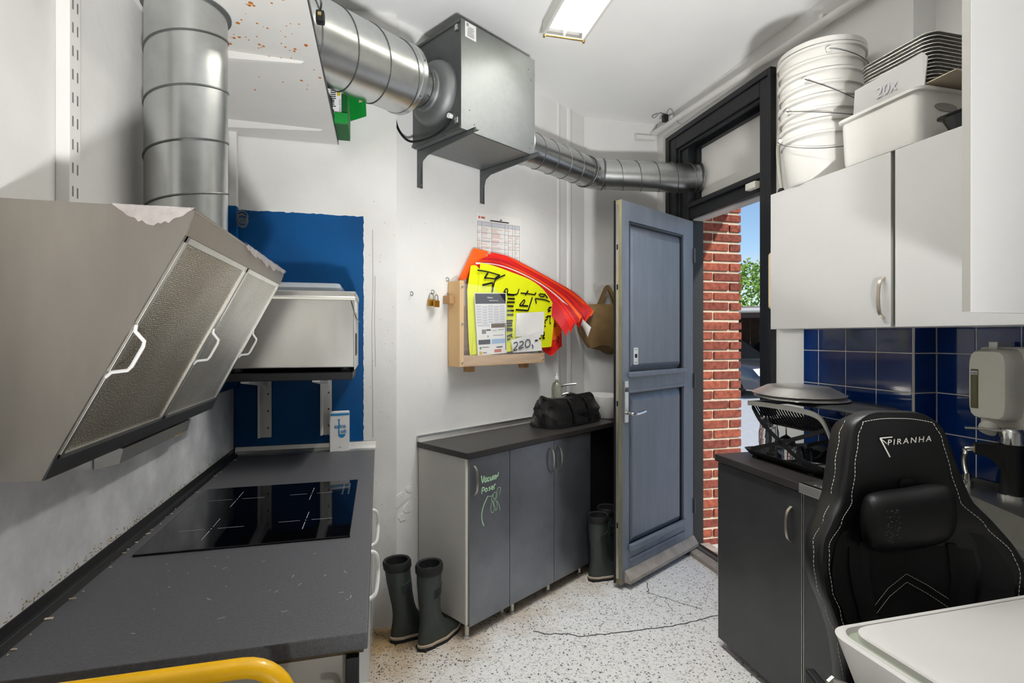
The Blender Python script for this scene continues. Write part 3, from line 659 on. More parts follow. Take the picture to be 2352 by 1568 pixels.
# ------------------------------------------------------------------ extractor hood
HD = thing('extractor_hood', (-.5, 1.58, 1.19), 'stainless steel extractor hood with slanting grease filters', 'extractor hood')
Y0, Y1 = 1.10, 2.065
A = (-.335, 1.688); A2 = (-.352, 1.640); Bf = (-.563, 1.227); Bb = (-.578, 1.195); K1 = (-.655, 1.690); K0 = (-.655, 1.198)
def yz(p, y): return V(p[0], y, p[1])
for y in (Y0, Y1 - .012):
    MB().prism([yz(K1, y), yz(A, y), yz(A2, y), yz(Bf, y), yz(Bb, y), yz(K0, y)], V(0, .012, 0)).build('side_panel', 'steel_hood', HD)
MB().prism([(K1[0], Y0 + .001, 1.684), (A[0], Y0 + .001, 1.684), (A[0], Y0 + .001, 1.690), (K1[0], Y0 + .001, 1.692)], V(0, Y1 - Y0 - .002, 0)).build('top_panel', 'steel_hood', HD)
MB().prism([(A[0] - .006, Y0 + .001, A[1]), (A[0] + .001, Y0 + .001, A[1] + .002), (A2[0] + .002, Y0 + .001, A2[1]), (A2[0] - .006, Y0 + .001, A2[1] + .002)], V(0, Y1 - Y0 - .002, 0)).build('fascia', 'steel_hood', HD)
MB().prism([(Bf[0] - .012, Y0 + .001, Bf[1] + .002), (Bf[0] + .004, Y0 + .001, Bf[1] + .004), (Bb[0] + .004, Y0 + .001, Bb[1]), (Bb[0] - .03, Y0 + .001, Bb[1] + .002), (Bb[0] - .03, Y0 + .001, Bb[1] + .008)], V(0, Y1 - Y0 - .002, 0)).build('drip_channel', 'steel_dark', HD)
fa = V(Bf[0] - A2[0], 0, Bf[1] - A2[1]); fl_ = fa.length; fa.normalize(); fnn = V(-fa.z, 0, fa.x)
if fnn.x < 0: fnn = -fnn
def FL(y, s, c): return V(A2[0], y, A2[1]) + fa * s + fnn * c      # on the slanting filter plane: along, down, out
for y0, y1 in ((Y0 + .014, 1.578), (1.590, Y1 - .014)):
    f_ = MB().box(y0 + .012, y1 - .012, .012, fl_ - .012, -.012, -.002, 0, FL).build('grease_filter', 'filter_mesh' if y0 < 1.3 else 'filter_mesh_clean', HD)
    m = MB()
    for (a, b_, c, d_) in ((y0, y0 + .012, 0, fl_), (y1 - .012, y1, 0, fl_), (y0, y1, 0, .012), (y0, y1, fl_ - .012, fl_)): m.box(a, b_, c, d_, -.012, .002, 0, FL)
    m.build('filter_frame', 'aluminium', f_)
MB().box(1.578, 1.590, 0, fl_, -.014, -.004, 0, FL).build('centre_bar', 'steel_dark', HD)
for y in (Y0 + .014, 1.584, Y1 - .014):
    s0 = .20; s1 = .285; oy = .0 if y < 2 else -.005
    pts = [FL(y, s0 - .012, .0), FL(y + .002, s0, .004), FL(y + .013 + oy, s0 + .012, .022), FL(y + .015 + oy, s0 + .022, .024), FL(y + .015 + oy, s1 - .022, .024), FL(y + .013 + oy, s1 - .012, .022), FL(y + .002, s1, .004), FL(y, s1 + .012, 0)]
    MB().tube(pts, .0036, 8).build('filter_handle', 'white_plastic', HD, True)
lb = MB(); lb.prism([(-.652, 1.44, 1.135), (-.60, 1.44, 1.147), (-.592, 1.44, 1.182), (-.652, 1.44, 1.195)], V(0, .46, 0)); lbo = lb.build('grease_tray', 'aluminium', HD)
MB().prism([(-.6005, 1.79, 1.1465), (-.5975, 1.79, 1.162), (-.5970, 1.79, 1.162), (-.600, 1.79, 1.1465)], V(0, .07, 0)).build('sticker', 'label_gold', lbo)
# torn protective film on the hood's edges
def film(path, w, name):
    m = MB(); P = smoothpath(path, 10); L = []
    for i, p in enumerate(P):
        k_ = math.sin(PI * i / (len(P) - 1)); ww = w * (.35 + .65 * k_) * random.uniform(.6, 1.15)
        L.append((p + V(random.uniform(-.003, .003), 0, .005), p + V(.004 + random.uniform(0, .004), random.uniform(-.004, .004), .001), p + V(.004, 0, -ww)))
    vs = [q for l_ in L for q in l_]
    m.faces_from(vs, [(3 * i + a, 3 * i + a + 1, 3 * i + a + 4, 3 * i + a + 3) for i in range(len(L) - 1) for a in (0, 1)]); o = m.build(name, 'cling_film', HD, True)
film([V(-.336, 1.48, 1.689), V(-.336, 1.65, 1.689), V(-.336, 1.85, 1.689), V(-.336, 2.06, 1.689)], .024, 'torn_film')
m = MB()
def flm(a, b_):
    k_ = math.sin(PI * a); return V(-.47 + .135 * a, Y0 - .0015 - .002 * random.random(), 1.692 - (.030 + .008 * random.random()) * b_ * k_)
m.grid(flm, 22, 4); m.build('torn_film', 'cling_film', HD, True)

# ------------------------------------------------------------------ spiral ducts
def spiral(parent, p, q, r, pitch_, off=0, n=40, m='galvanised', nm='duct_pipe', sr=.0032):
    p = V(*p); q = V(*q); ax = (q - p); L = ax.length; ax.normalize()
    pipe = MB().lathe([(r, 0), (r, L)], p, 48, ax, cap=False).build(nm, m, parent, True)
    a = ax.cross(V(0, 0, 1)); a = V(1, 0, 0) if a.length < 1e-3 else a.normalized(); b_ = ax.cross(a)
    turns = L / pitch_; N = int(turns * n); pts = []
    for i in range(N + 1):
        th = 2 * PI * (i / n) + off; pts.append(p + ax * (L * i / N) + (a * math.cos(th) + b_ * math.sin(th)) * (r + .0004))
    MB().tube(pts, sr, 6).build('spiral_seam', 'seam', pipe, True); return pipe
VD = thing('vertical_duct', (-.533, 1.684, 1.69), 'upright galvanised spiral duct rising from the hood', 'duct')
spiral(VD, (-.533, 1.684, 1.655), (-.533, 1.684, ZC), .103, .148, off=3.6)
MB().lathe([(.106, 1.69), (.118, 1.692), (.118, 1.70), (.106, 1.705)], (-.533, 1.684, 0), 40).build('base_collar', 'galvanised', VD, True)
MB().lathe([(.105, 2.380), (.113, 2.381), (.113, 2.384), (.105, 2.384)], (-.533, 1.684, 0), 40).build('shelf_collar', 'galvanised_box', VD, True)
# slotted shelf rail on the left wall
RL = thing('slotted_rail', (-.655, 1.33, .92), 'white slotted upright shelf rail on the left wall', 'shelf rail')
MB().box(-.66, -.634, 1.303, 1.345, 1.3, ZC - .02, .002).build('channel', 'white_paint', RL)
m = MB(); z_ = 1.70
while z_ < 2.6:
    for y in (1.312, 1.330): m.box(-.6342, -.6335, y, y + .005, z_, z_ + .022)
    z_ += .050
m.build('slots', 'ink_grey', RL)
RL2 = thing('slotted_rail', (-.65, 2.62, 1.2), 'narrow slotted rail painted white and blue in the far corner', 'shelf rail')
MB().box(-.66, -.628, 2.615, 2.65, 2.045, 2.385, .002).build('upper_length', 'white_paint', RL2)
MB().box(-.66, -.628, 2.615, 2.65, 1.215, 2.045, .002).build('lower_length', 'blue_paint', RL2)
m = MB()
for i in range(7): m.tube(arc((-.60, 2.60, 2.0 - i * .006), .022 + .003 * math.sin(i * 2), 0, 2 * PI, 14, V(.8, .6, 0), V(0, .2, 1)), .0025, 5)
tag(m.build('wire_coil', 'steel_dark', smooth=True), 'little coil of wire hanging beside the duct in the blue corner', 'wire')

# ------------------------------------------------------------------ white wall shelf seen from below
SH = thing('wall_shelf', (-.43, 2.0, 2.385), 'white board shelf with rust spots high on the left wall', 'shelf')
# board with a round cut-out left for the duct: four boards around the hole
m = MB(); hx, hy, hr = -.533, 1.684, .108
ring = [V(hx + hr * math.cos(2 * PI * i / 24), hy + hr * math.sin(2 * PI * i / 24), 0) for i in range(24)]
def sq(i):
    th = 2 * PI * i / 24; c, s_ = math.cos(th), math.sin(th); k_ = .1265 / max(abs(c), abs(s_)); return V(hx + c * k_, hy + s_ * k_, 0)
for i in range(24):
    j_ = (i + 1) % 24; m.prism([ring[i] + V(0, 0, 2.385), sq(i) + V(0, 0, 2.385), sq(j_) + V(0, 0, 2.385), ring[j_] + V(0, 0, 2.385)], V(0, 0, .016))
m.box(hx + .1265, -.192, .9, 2.675, 2.385, 2.401); m.box(-.659, hx + .1265, hy + .1265, 2.675, 2.385, 2.401); m.box(-.659, hx + .1265, .9, hy - .1265, 2.385, 2.401)
m.build('board', 'shelf_white', SH)
MB().box(-.1925, -.1895, .9, 2.675, 2.384, 2.402).build('edge_band', 'steel_dark', SH)
for y in (1.16, 1.90, 2.50):
    m = MB(); m.prism([(-.657, y - .024, 2.386), (-.657, y - .024, 2.33), (-.64, y - .024, 2.326), (-.25, y - .004, 2.379), (-.235, y - .004, 2.386)], V(0, .001, 0))
    a = [V(-.657, y - .026, 2.386), V(-.657, y - .014, 2.352), V(-.657, y + .014, 2.352), V(-.657, y + .026, 2.386)]; b_ = [V(-.245, y - .006, 2.386), V(-.255, y - .003, 2.378), V(-.255, y + .003, 2.378), V(-.245, y + .006, 2.386)]
    m = MB(); m.loops([a, b_]); m.build('bracket', 'shelf_white', SH, True)
m = MB()
for i in range(85):
    x = random.gauss(-.36, .09); y = random.gauss(1.78, .20); s_ = random.choice((.0012, .0018, .0022, .004)) * random.uniform(.8, 1.3)
    if not (-.64 < x < -.2) or (V(x, y, 0) - V(hx, hy, 0)).length < .125: continue
    m.lathe([(s_ * 1.3, 0), (s_ * 1.3, .0006)], (x, y, 2.3842), 7)
r_ = m.build('rust_spots', 'rust', SH); r_['kind'] = 'stuff'

# things on the shelf
GB = thing('green_carton', (-.16, 2.5, 2.401), 'open green cardboard box standing on the white shelf end', 'box')
MB().box(-.40, -.135, 2.42, 2.66, 2.402, 2.56).build('carton_body', 'green_card_dark', GB)
MB().prism([(-.136, 2.42, 2.402), (-.136, 2.42, 2.56), (-.132, 2.42, 2.56), (-.132, 2.42, 2.402)], V(0, .2, 0)).build('end_face', 'green_card', GB)
fp = MB().prism([(-.132, 2.46, 2.56), (-.06, 2.40, 2.565), (-.055, 2.41, 2.43), (-.125, 2.47, 2.425)], V(.002, .003, 0)).build('flap', 'green_card', GB)
MB().prism([(-.085, 2.419, 2.50), (-.07, 2.407, 2.50), (-.07, 2.407, 2.49), (-.085, 2.419, 2.49)], V(-.0008, -.0008, 0)).build('torn_patch', 'cardboard', fp)
MB().box(-.188, -.134, 2.404, 2.42, 2.388, 2.432).build('lower_flap', 'green_card', GB)
lb = MB().box(-.30, -.160, 2.4165, 2.4195, 2.43, 2.555).build('label', 'label_paper', GB)
m = MB()
for i in range(11): m.box(-.205, -.205 + random.choice((.016, .022)), 2.4155, 2.4163, 2.46 + i * .0085, 2.464 + i * .0085)
m.build('barcode', 'ink', lb)
MB().box(-.178, -.164, 2.4153, 2.4163, 2.51, 2.535).build('sticker', 'print_gold', lb)
text('Art.nr. 371315', .009, V(-.163, 2.4158, 2.44), V(0, 0, 1), V(-1, 0, 0), 'ink', lb)
m = MB(); m.grid(lambda a, b_: V(-.30 + .11 * a, 2.36 + .03 * math.sin(a * 9 + b_ * 5) + .02 * b_, 2.402 + .13 * b_ * (1 - .3 * a) + .012 * math.sin(11 * a + 7 * b_)), 14, 14)
m.grid(lambda a, b_: V(-.30 + .11 * a, 2.42 - .02 * math.sin(a * 7 + b_ * 6), 2.402 + .13 * b_ * (1 - .3 * a) + .012 * math.sin(11 * a + 7 * b_)), 14, 14)
tag(m.build('plastic_bag', 'plastic_wrap_dark', smooth=True), 'crumpled grey plastic bag beside the green carton', 'plastic bag')
PL = thing('power_cord', (-.20, 1.62, 2.401), 'black plug and cord dangling over the shelf edge', 'power cord')
pc = onplane(735, 38, V(-.175, 0, 0), V(1, 0, 0))
MB().box(pc.x - .012, pc.x + .014, pc.y - .012, pc.y + .016, pc.z - .020, pc.z + .016, .006).build('plug', 'black_plastic', PL)
MB().box(pc.x - .005, pc.x + .005, pc.y - .016, pc.y - .011, pc.z - .004, pc.z + .006).build('socket', 'lamp_gold', PL)
MB().tube(smoothpath([pc + V(0, .0, .014), pc + V(.004, -.01, .04), pc + V(-.01, -.03, .06), pc + V(-.06, -.05, .05), pc + V(-.12, -.06, .045)], 8), .0032, 8).build('cord', 'black_plastic', PL, True)

# ------------------------------------------------------------------ vacuum packer on a black shelf
BS = thing('bracket_shelf', (-.34, 2.5, .97), 'black shelf on white wall brackets against the blue paint', 'shelf')
MB().box(-.60, -.105, 2.26, 2.66, 1.272, 1.302, .003).build('board', 'black_metal', BS)
for x in (-.515, -.245):
    MB().box(x - .024, x + .024, 2.668, 2.679, .975, 1.27, .004).build('wall_plate', 'white_paint', BS)
    br = MB().box(x - .022, x - .012, 2.60, 2.67, .985, 1.27, .002).build('upright_flange', 'white_paint', BS)
    MB().prism([(x - .022, 2.30, 1.272), (x - .022, 2.30, 1.262), (x - .022, 2.62, 1.225), (x - .022, 2.67, 1.20), (x - .022, 2.67, 1.272)], V(.03, 0, 0)).build('arm', 'white_paint', BS)
    for z_ in (1.02, 1.10, 1.18, 1.245): MB().lathe([(.005, 0), (.004, .002)], (x + .010, 2.6685, z_), 10, V(0, -1, 0)).build('screw', 'steel_dark', BS)
VM = thing('vacuum_packer', (-.34, 2.47, 1.302), 'stainless steel chamber vacuum packer with a clear lid', 'vacuum packer')
MB().box(-.60, -.10, 2.29, 2.66, 1.322, 1.606, .004).build('housing', 'steel', VM)
MB().box(-.101, -.0965, 2.292, 2.658, 1.312, 1.625, .001).build('side_panel', 'cabinet_white', VM)
MB().box(-.61, -.093, 2.28, 2.665, 1.612, 1.640, .006).build('lid_frame', 'steel', VM)
MB().box(-.605, -.097, 2.284, 2.66, 1.604, 1.613).build('lid_seal', 'cream_plastic', VM)
m = MB(); m.box(-.60, -.155, 2.33, 2.62, 1.638, 1.678, .022, seg=4); m.build('clear_lid', 'acrylic', VM, True)
for x in (-.55, -.14):
    for y in (2.32, 2.62): MB().lathe([(.018, 1.302), (.02, 1.322)], (x, y, 0), 12).build('foot', 'rubber', VM)
MB().box(-.0965, -.094, 2.34, 2.45, 1.375, 1.46).build('power_socket', 'black_plastic', VM)
MB().box(-.0965, -.092, 2.31, 2.335, 1.37, 1.465).build('control_strip', 'black_plastic', VM)
MB().box(-.0965, -.095, 2.34, 2.44, 1.555, 1.60).build('display_label', 'label_paper', VM)
MB().tube(smoothpath([V(-.112, 2.282, 1.60), V(-.098, 2.278, 1.55), V(-.092, 2.31, 1.528), V(-.088, 2.45, 1.522), V(-.088, 2.60, 1.52)], 6), .0025, 6).build('lid_spring', 'steel_dark', VM, True)
# salt carton
s0 = V(-.225, 2.628, .90); sx_ = V(.088, .017, 0); sy_ = V(-.006, .03, 0)
SL = thing('salt_carton', (-.18, 2.645, .90), 'white and blue salt carton at the back of the worktop', 'salt carton')
MB().obox(s0 + V(0, 0, .0005), sx_, sy_, V(0, 0, .190), .001).build('carton', 'paper_white', SL)
nn = V(.19, -.98, 0)
MB().obox(s0 + nn * .0012 + sx_ * .02 + V(0, 0, .172), sx_ * .96, nn * -.001, V(0, 0, .010)).build('top_band', 'salt_blue', SL)
ex = sx_.normalized()
text('salina', .030, s0 + ex * .018 + nn * .0008 + V(0, 0, .112), ex, V(0, 0, 1), 'salt_blue', SL, spacing=.86)
text('salt', .026, s0 + ex * .046 + nn * .0008 + V(0, 0, .088), ex, V(0, 0, 1), 'salt_blue', SL, spacing=.86)
text('groft', .007, s0 + ex * .038 + nn * .0008 + V(0, 0, .018), ex, V(0, 0, 1), 'ink_grey', SL)
m = MB(); m.box(0, 1, 0, 1, 0, 1, 0, lambda a, b_, c: s0 + ex * (.038 + .005 * a) + nn * (.0012 - .0005 * b_) + V(0, 0, .082 + .068 * c))
m.prism(arc(s0 + ex * .054 + nn * .0012 + V(0, 0, .082), .0165, PI, 2 * PI, 12, ex, V(0, 0, 1)), nn * -.0005)
m.tube(arc(s0 + ex * .040 + nn * .0012 + V(0, 0, .150), .005, 0, PI, 8, ex, V(0, 0, 1)), .001, 5); m.build('spoon_emblem', 'salt_blue', SL)

# ------------------------------------------------------------------ yellow trolley
TR = thing('hand_trolley', (-.36, .72, 0), 'yellow tubular handle of a platform trolley before the worktop', 'trolley')
yy = .925
pts = [V(-.635, yy - .02, .18), V(-.635, yy - .005, .6), V(-.632, yy, .82)] + arc((-.562, yy, .845), .07, PI, PI / 2, 8, V(1, 0, 0), V(0, 0, 1)) + [V(-.40, yy, .915)] + arc((-.215, yy, .845), .07, PI / 2, 0, 8, V(1, 0, 0), V(0, 0, 1)) + [V(-.145, yy - .01, .6), V(-.145, yy - .02, .18)]
MB().tube(pts, .0155, 16).build('push_handle', 'yellow_paint', TR, True)
MB().box(-.645, -.10, .15, .93, .165, .19, .006).build('platform', 'steel_dark', TR)
for x in (-.60, -.16):
    for y in (.22, .85):
        MB().lathe([(.06, -.018), (.064, 0), (.06, .018)], (x, y, .064), 20, V(1, 0, 0)).build('wheel', 'rubber', TR, True)
        MB().box(x - .026, x + .026, y - .02, y + .02, .10, .165).build('caster_fork', 'steel_dark', TR)

# ================================================================== FAN AND DUCTS ON THE SLANTING WALL
FB = thing('fan_box', LW(.23, .2, 2.43), 'square galvanised fan box on wall brackets below the ceiling', 'ventilation fan')
MB().lbox(-.03, .49, .004, .386, 2.432, 2.945, .003).build('casing', 'galvanised_dark', FB)
MB().lbox(-.032, .492, .386, .392, 2.430, 2.949, .002).build('front_cover', 'galvanised_box', FB)
MB().lbox(-.028, .488, .01, .386, 2.4275, 2.4325).build('bottom_plate', 'galvanised_box', FB)
for z_ in (2.432, 2.935): MB().lbox(-.036, -.03, .004, .386, z_, z_ + .012).build('edge_lip', 'galvanised_dark', FB)
lb = MB().lbox(-.008, .062, .392, .3925, 2.872, 2.945).build('rating_label', 'label_paper', FB)
m = MB()
for i in range(11): m.lbox(.006 + (.01 if i > 8 else 0), .052 - random.uniform(0, .012), .3925, .3928, 2.880 + i * .0045, 2.8822 + i * .0045)
m.build('fine_print', 'ink_grey', lb)
m = MB()
for i in range(4): m.lbox(.0 + i * .004, .002 + i * .004, .3925, .3928, 2.925, 2.94)
m.build('code_marks', 'ink', lb)
for z_ in (2.46, 2.90): MB().lbox(-.040, -.03, .352, .372, z_, z_ + .028, .002).build('latch', 'aluminium', FB)
for t_, z_ in ((.02, 2.53), (.05, 2.47), (.44, 2.88), (.46, 2.83), (.45, 2.46), (.47, 2.49)): MB().lathe([(.003, 0), (.003, .0008)], LW(t_, .3922, z_), 8, -NX).build('screw', 'ink', FB)
fc = LW(-.03, .20, 2.65); AXB = (V(-.222, 2.162, 2.603) - fc).normalized()
MB().lathe([(.158, 0), (.158, .012), (.150, .035), (.128, .052), (.100, .058), (.092, .07)], fc, 40, -UX, cap=False).build('inlet_flange', 'galvanised_box', FB, True)
br_ = MB()
ol = MB().lathe([(.135, 0), (.135, .012), (.12, .03), (.102, .04)], LW(.492, .2, 2.56), 40, UX, cap=False).build('outlet_flange', 'galvanised_box', FB, True)
MB().tube(smoothpath([LW(-.034, .315, 2.50), LW(-.05, .30, 2.455), LW(-.07, .20, 2.425), LW(-.10, .08, 2.43), LW(-.13, .02, 2.50), LW(-.15, .01, 2.60)], 8), .006, 8).build('power_cable', 'black_plastic', FB, True)
MB().lathe([(.012, 0), (.012, .02)], LW(-.03, .318, 2.507), 12, -UX).build('cable_gland', 'label_paper', FB)
for i, t_ in enumerate((.012, .462)):
    T = thing('wall_bracket', LW(t_, .1, 2.23), 'dark steel bracket carrying the fan box, %s' % ('at its left end, a cable in front' if i == 0 else 'at its right end, near the small duct'), 'bracket', 'fan box brackets')
    prof = [(0, 2.235), (.028, 2.235), (.030, 2.32), (.045, 2.365), (.085, 2.385), (.20, 2.392), (.44, 2.405), (.455, 2.428), (0, 2.428)]
    MB().prism([LW(t_ - .012, d_, z_) for d_, z_ in prof], UX * .006).build('web', 'galvanised_dark', T)
    MB().lbox(t_ - .012, t_ + .022, .0, .445, 2.4235, 2.4285).build('arm_flange', 'galvanised_dark', T)
    MB().lbox(t_ - .012, t_ + .022, .0, .004, 2.235, 2.428).build('wall_flange', 'galvanised_dark', T)
    for z_ in (2.25, 2.37): MB().lathe([(.006, 0), (.005, .004)], LW(t_ + .008, .004, z_), 10, -NX).build('bolt', 'aluminium', T)
# the big spiral duct running from the shelf to the fan
BD = thing('large_duct', V(-.05, 2.32, 2.46), 'thick horizontal spiral duct leading to the fan box', 'duct')
e0 = fc - UX * .07; axd = AXB
e1 = e0 + axd * .045
spiral(BD, e0 + axd * .14, e0 + axd * .86, .152, .165, off=1.0)
MB().lathe([(.094, -.012), (.094, .10), (.098, .105), (.098, .13), (.152, .138), (.156, .140), (.156, .165), (.152, .168)], e0, 44, axd, cap=False).build('reducer', 'galvanised', BD, True)
for h in (.03, .10): MB().lathe([(.0965, h), (.0985, h + .004), (.0965, h + .008)], e0, 44, axd, cap=False).build('bead_ring', 'seam', BD, True)
for th in (2.4, 3.4, 4.4):
    a = axd.cross(V(0, 0, 1)).normalized(); b_ = axd.cross(a)
    for h, r in ((.05, .096), (.155, .157)): MB().lathe([(.004, -.001), (.003, .003)], e0 + axd * h + (a * math.cos(th) + b_ * math.sin(th)) * r, 8, a * math.cos(th) + b_ * math.sin(th)).build('rivet', 'seam', BD)
# the small duct out through the fanlight
SD = thing('small_duct', LW(1.0, .2, 2.45), 'thin bent spiral duct from the fan box out through the fanlight', 'duct')
q0 = LW(.525, .2, 2.56); q1 = LW(1.30, .2, 2.555); q2 = V(2.135, 3.165, 2.535)
axs = (q2 - q1).normalized(); ue = (q1 - q0).normalized()
MB().lathe([(.101, -.01), (.101, .07), (.105, .074), (.105, .10), (.099, .104)], q0, 40, ue, cap=False).build('collar', 'galvanised', SD, True)
spiral(SD, q0 + ue * .09, q1 - ue * .07, .098, .125, off=2.0, sr=.003)
spiral(SD, q1 + axs * .07, q2, .098, .125, off=.5, sr=.003)
# mitred elbow from a short swept arc
pts = [q1 - ue * .075, q1 - ue * .055, q1 - ue * .02 + axs * .012, q1 + axs * .02 - ue * .012, q1 + axs * .055, q1 + axs * .075]
MB().tube(smoothpath(pts, 3), .101, 40, cap=False).build('elbow', 'galvanised', SD, True)
for p_, a_ in ((q1 - ue * .07, ue), (q1 + axs * .07, axs)): MB().lathe([(.101, -.006), (.105, -.003), (.105, .003), (.101, .006)], p_, 40, a_, cap=False).build('bead_ring', 'seam', SD, True)
MB().lathe([(.098, -.005), (.110, -.004), (.110, .003), (.098, .004)], q2 - axs * .012, 40, axs, cap=False).build('end_seal', 'steel_dark', SD, True)

# ------------------------------------------------------------------ ceiling lights
def lamp(nm, x0, x1, y0, y1, lab):
    T = thing(nm, ((x0 + x1) / 2, (y0 + y1) / 2, ZC - .085), lab, 'ceiling light')
    MB().box(x0, x1, y0, y1, ZC - .022, ZC - .001, .004).build('housing', 'lamp_white', T)
    for x in (x0, x1 - .016): MB().box(x, x + .016, y0, y1, ZC - .08, ZC - .022, .004).build('side_reflector', 'lamp_white', T)
    for y in (y0, y1 - .008): MB().tube([V(x0 + .008, y + .004, ZC - .08), V(x1 - .008, y + .004, ZC - .08)], .006, 8).build('end_rail', 'lamp_gold', T)
    for x in (x0 + .008, x1 - .008): MB().box(x - .006, x + .006, y1 - .012, y1 + .004, ZC - .092, ZC - .05, .003).build('end_clip', 'lamp_gold', T)
    xm = (x0 + x1) / 2
    MB().box(xm - .002, xm + .002, y0, y1, ZC - .076, ZC - .03).build('centre_fin', 'louvre', T)
    k_ = y0 + .10; i = 0
    while k_ < y1 - .03:
        for xa, xb in ((x0 + .018, xm - .003), (xm + .003, x1 - .018)):
            MB().prism([(xa, k_ - .010, ZC - .034), (xa, k_, ZC - .076), (xa, k_ + .010, ZC - .034)], V(xb - xa, 0, 0)).build('louvre_blade', 'louvre', T)
        k_ += .10
    for xa in ((x0 + xm) / 2, (xm + x1) / 2):
        MB().tube([V(xa, y0 + .03, ZC - .038), V(xa, y1 - .03, ZC - .038)], .008, 10).build('tube', 'tube_light', T, True)
    a = bpy.data.lights.new('lamp_light', 'AREA'); a.shape = 'RECTANGLE'; a.size = (x1 - x0) * .8; a.size_y = (y1 - y0) * .95; a.energy = LAMP_W; a.color = (.985, .992, 1)
    ao = bpy.data.objects.new('lamp_light', a); COL.objects.link(ao); ao.location = (0, 0, .058); ao.parent = T
UP_W = 480; LAMP_W = 66
lamp('ceiling_lamp', .805, 1.035, 1.27, 2.53, 'twin fluorescent ceiling lamp with white louvres')
# added unseen fill light: reflector on a low stand, bouncing off the ceiling
fp0 = V(.35, -.75, .45); fdir = V(.22, 2.2, 2.6).normalized()
FLP = thing('added_fill_light', (.35, -.75, 0), 'added fill light on a low stand behind the viewpoint, aimed at the ceiling', 'added_fill_light')
MB().lathe([(.15, 0), (.15, .015), (.03, .03), (.014, .04), (.014, .36)], (.35, -.75, 0), 28).build('stand', 'aluminium', FLP, True)
MB().lathe([(.02, -.12), (.06, -.11), (.12, -.03), (.145, .0), (.142, .0), (.11, -.03), (.05, -.09), (.02, -.10)], fp0, 32, fdir, cap=False).build('reflector', 'steel', FLP, True)
MB().lathe([(.02, -.09), (.026, -.07), (.02, -.05)], fp0, 16, fdir).build('bulb', 'lamp_white', FLP, True)
a = bpy.data.lights.new('fill_beam', 'SPOT'); a.energy = UP_W; a.spot_size = math.radians(88); a.spot_blend = 1.0; a.shadow_soft_size = .12; a.color = (.99, .995, 1)  # beam of the added fill light
ao = bpy.data.objects.new('fill_beam', a); COL.objects.link(ao); ao.parent = FLP; ao.location = fp0 - V(.35, -.75, 0) + fdir * .01; ao.rotation_euler = fdir.to_track_quat('-Z', 'Y').to_euler()

# ------------------------------------------------------------------ pipe and wires over the door
PP = thing('ceiling_pipe', (2.0, 2.6, 2.9), 'white painted pipe sloping along the wall over the door', 'pipe')
MB().tube([V(2.015, 3.575, 2.985), V(2.01, 1.62, 2.90)], .021, 14).build('pipe', 'white_paint', PP, True)
MB().tube([V(2.015, 3.56, 2.95), V(1.86, 3.56, 2.945)], .021, 12).build('branch', 'white_paint', PP, True)
for y in (3.3, 2.0): MB().box(2.0, 2.05, y, y + .02, 2.90 + (y - 1.62) * .0435, 2.94 + (y - 1.62) * .0435).build('clip', 'white_paint', PP)
SN = thing('junction_box', (1.99, 3.35, 2.95), 'little black junction box with loose wires on the ceiling pipe', 'junction box')
MB().box(1.965, 2.0, 3.33, 3.365, 2.985, 3.035, .005).build('housing', 'black_plastic', SN)
MB().tube(smoothpath([V(1.98, 3.34, 3.03), V(1.95, 3.36, 3.05), V(1.93, 3.40, 3.03), V(1.92, 3.42, 3.05), V(1.94, 3.38, 3.055)], 6), .0018, 5).build('wire', 'black_plastic', SN)
MB().tube(smoothpath([V(1.99, 3.34, 3.03), V(1.985, 3.30, 3.055), V(1.99, 3.27, 3.04), V(2.0, 3.25, 2.985), V(2.01, 3.22, 2.93), V(2.02, 3.2, 2.92)], 6), .0018, 5).build('wire', 'cobweb', SN)
WC = MB(); WC.tube(smoothpath([V(2.045, 3.395, 2.86), V(2.045, 3.43, 2.80), V(2.046, 3.44, 2.6), V(2.046, 3.45, 2.3), V(2.046, 3.47, 2.0)], 6), .0022, 6)
tag(WC.build('wall_cable', 'cream_plastic', smooth=True), 'thin cable running down beside the black door frame', 'cable')
WC = MB(); WC.tube(smoothpath([V(2.042, 2.325, 2.87), V(2.04, 2.31, 2.6), V(2.04, 2.325, 2.4), V(2.04, 2.28, 2.15), V(2.04, 2.2, 2.11)], 6), .008, 8)
tag(WC.build('wall_conduit', 'cream_plastic', smooth=True), 'cream conduit between the door frame and the buckets', 'cable')

# ================================================================== THINGS ON THE SLANTING WALL
# printed table pinned above the sheets
PO = thing('wall_chart', LW(.6, .003, 1.75), 'white sheet with a printed red table pinned above the paper signs', 'poster')
tl, tr_, h = .415, .80, .545
def PW(a, c, z): return LW(tl + (tr_ - tl) * a, .002 + c, 2.178 + .024 * a - z)
MB().box(0, 1, 0, .0012, 0, h, 0, PW).build('paper', 'paper_white', PO)
m = MB(); m2_ = MB()
cx0 = (.04, .13, .34, .635, .715, .815, .875); cx1 = (.115, .32, .61, .695, .795, .855, .965)
for r_ in range(62):
    z_ = .082 + r_ * .0072
    for q, (a, b_) in enumerate(zip(cx0, cx1)):
        if random.random() < (.45 if q in (0, 3, 4, 5) else .78):
            (m if random.random() < .75 else m2_).box(a, a + (b_ - a) * random.uniform(.35, 1), .0012, .0014, z_, z_ + .0036, 0, PW)
m.build('red_text', 'ink_pale_red', PO)['kind'] = 'stuff'; m2_.build('grey_text', 'ink_light', PO)['kind'] = 'stuff'
for i, x in enumerate((.03, .12, .33, .62, .70, .80, .86, .97)): MB().box(x, x + .006, .0012, .0016, .05, h - .03, 0, PW).build('table_line', 'ink_grey', PO)
for z_ in (.05, .075, .115, .165, .205, .27, .33, .39, .45): MB().box(.03, .975, .0012, .0016, z_, z_ + .0016, 0, PW).build('table_line', 'ink_grey', PO)
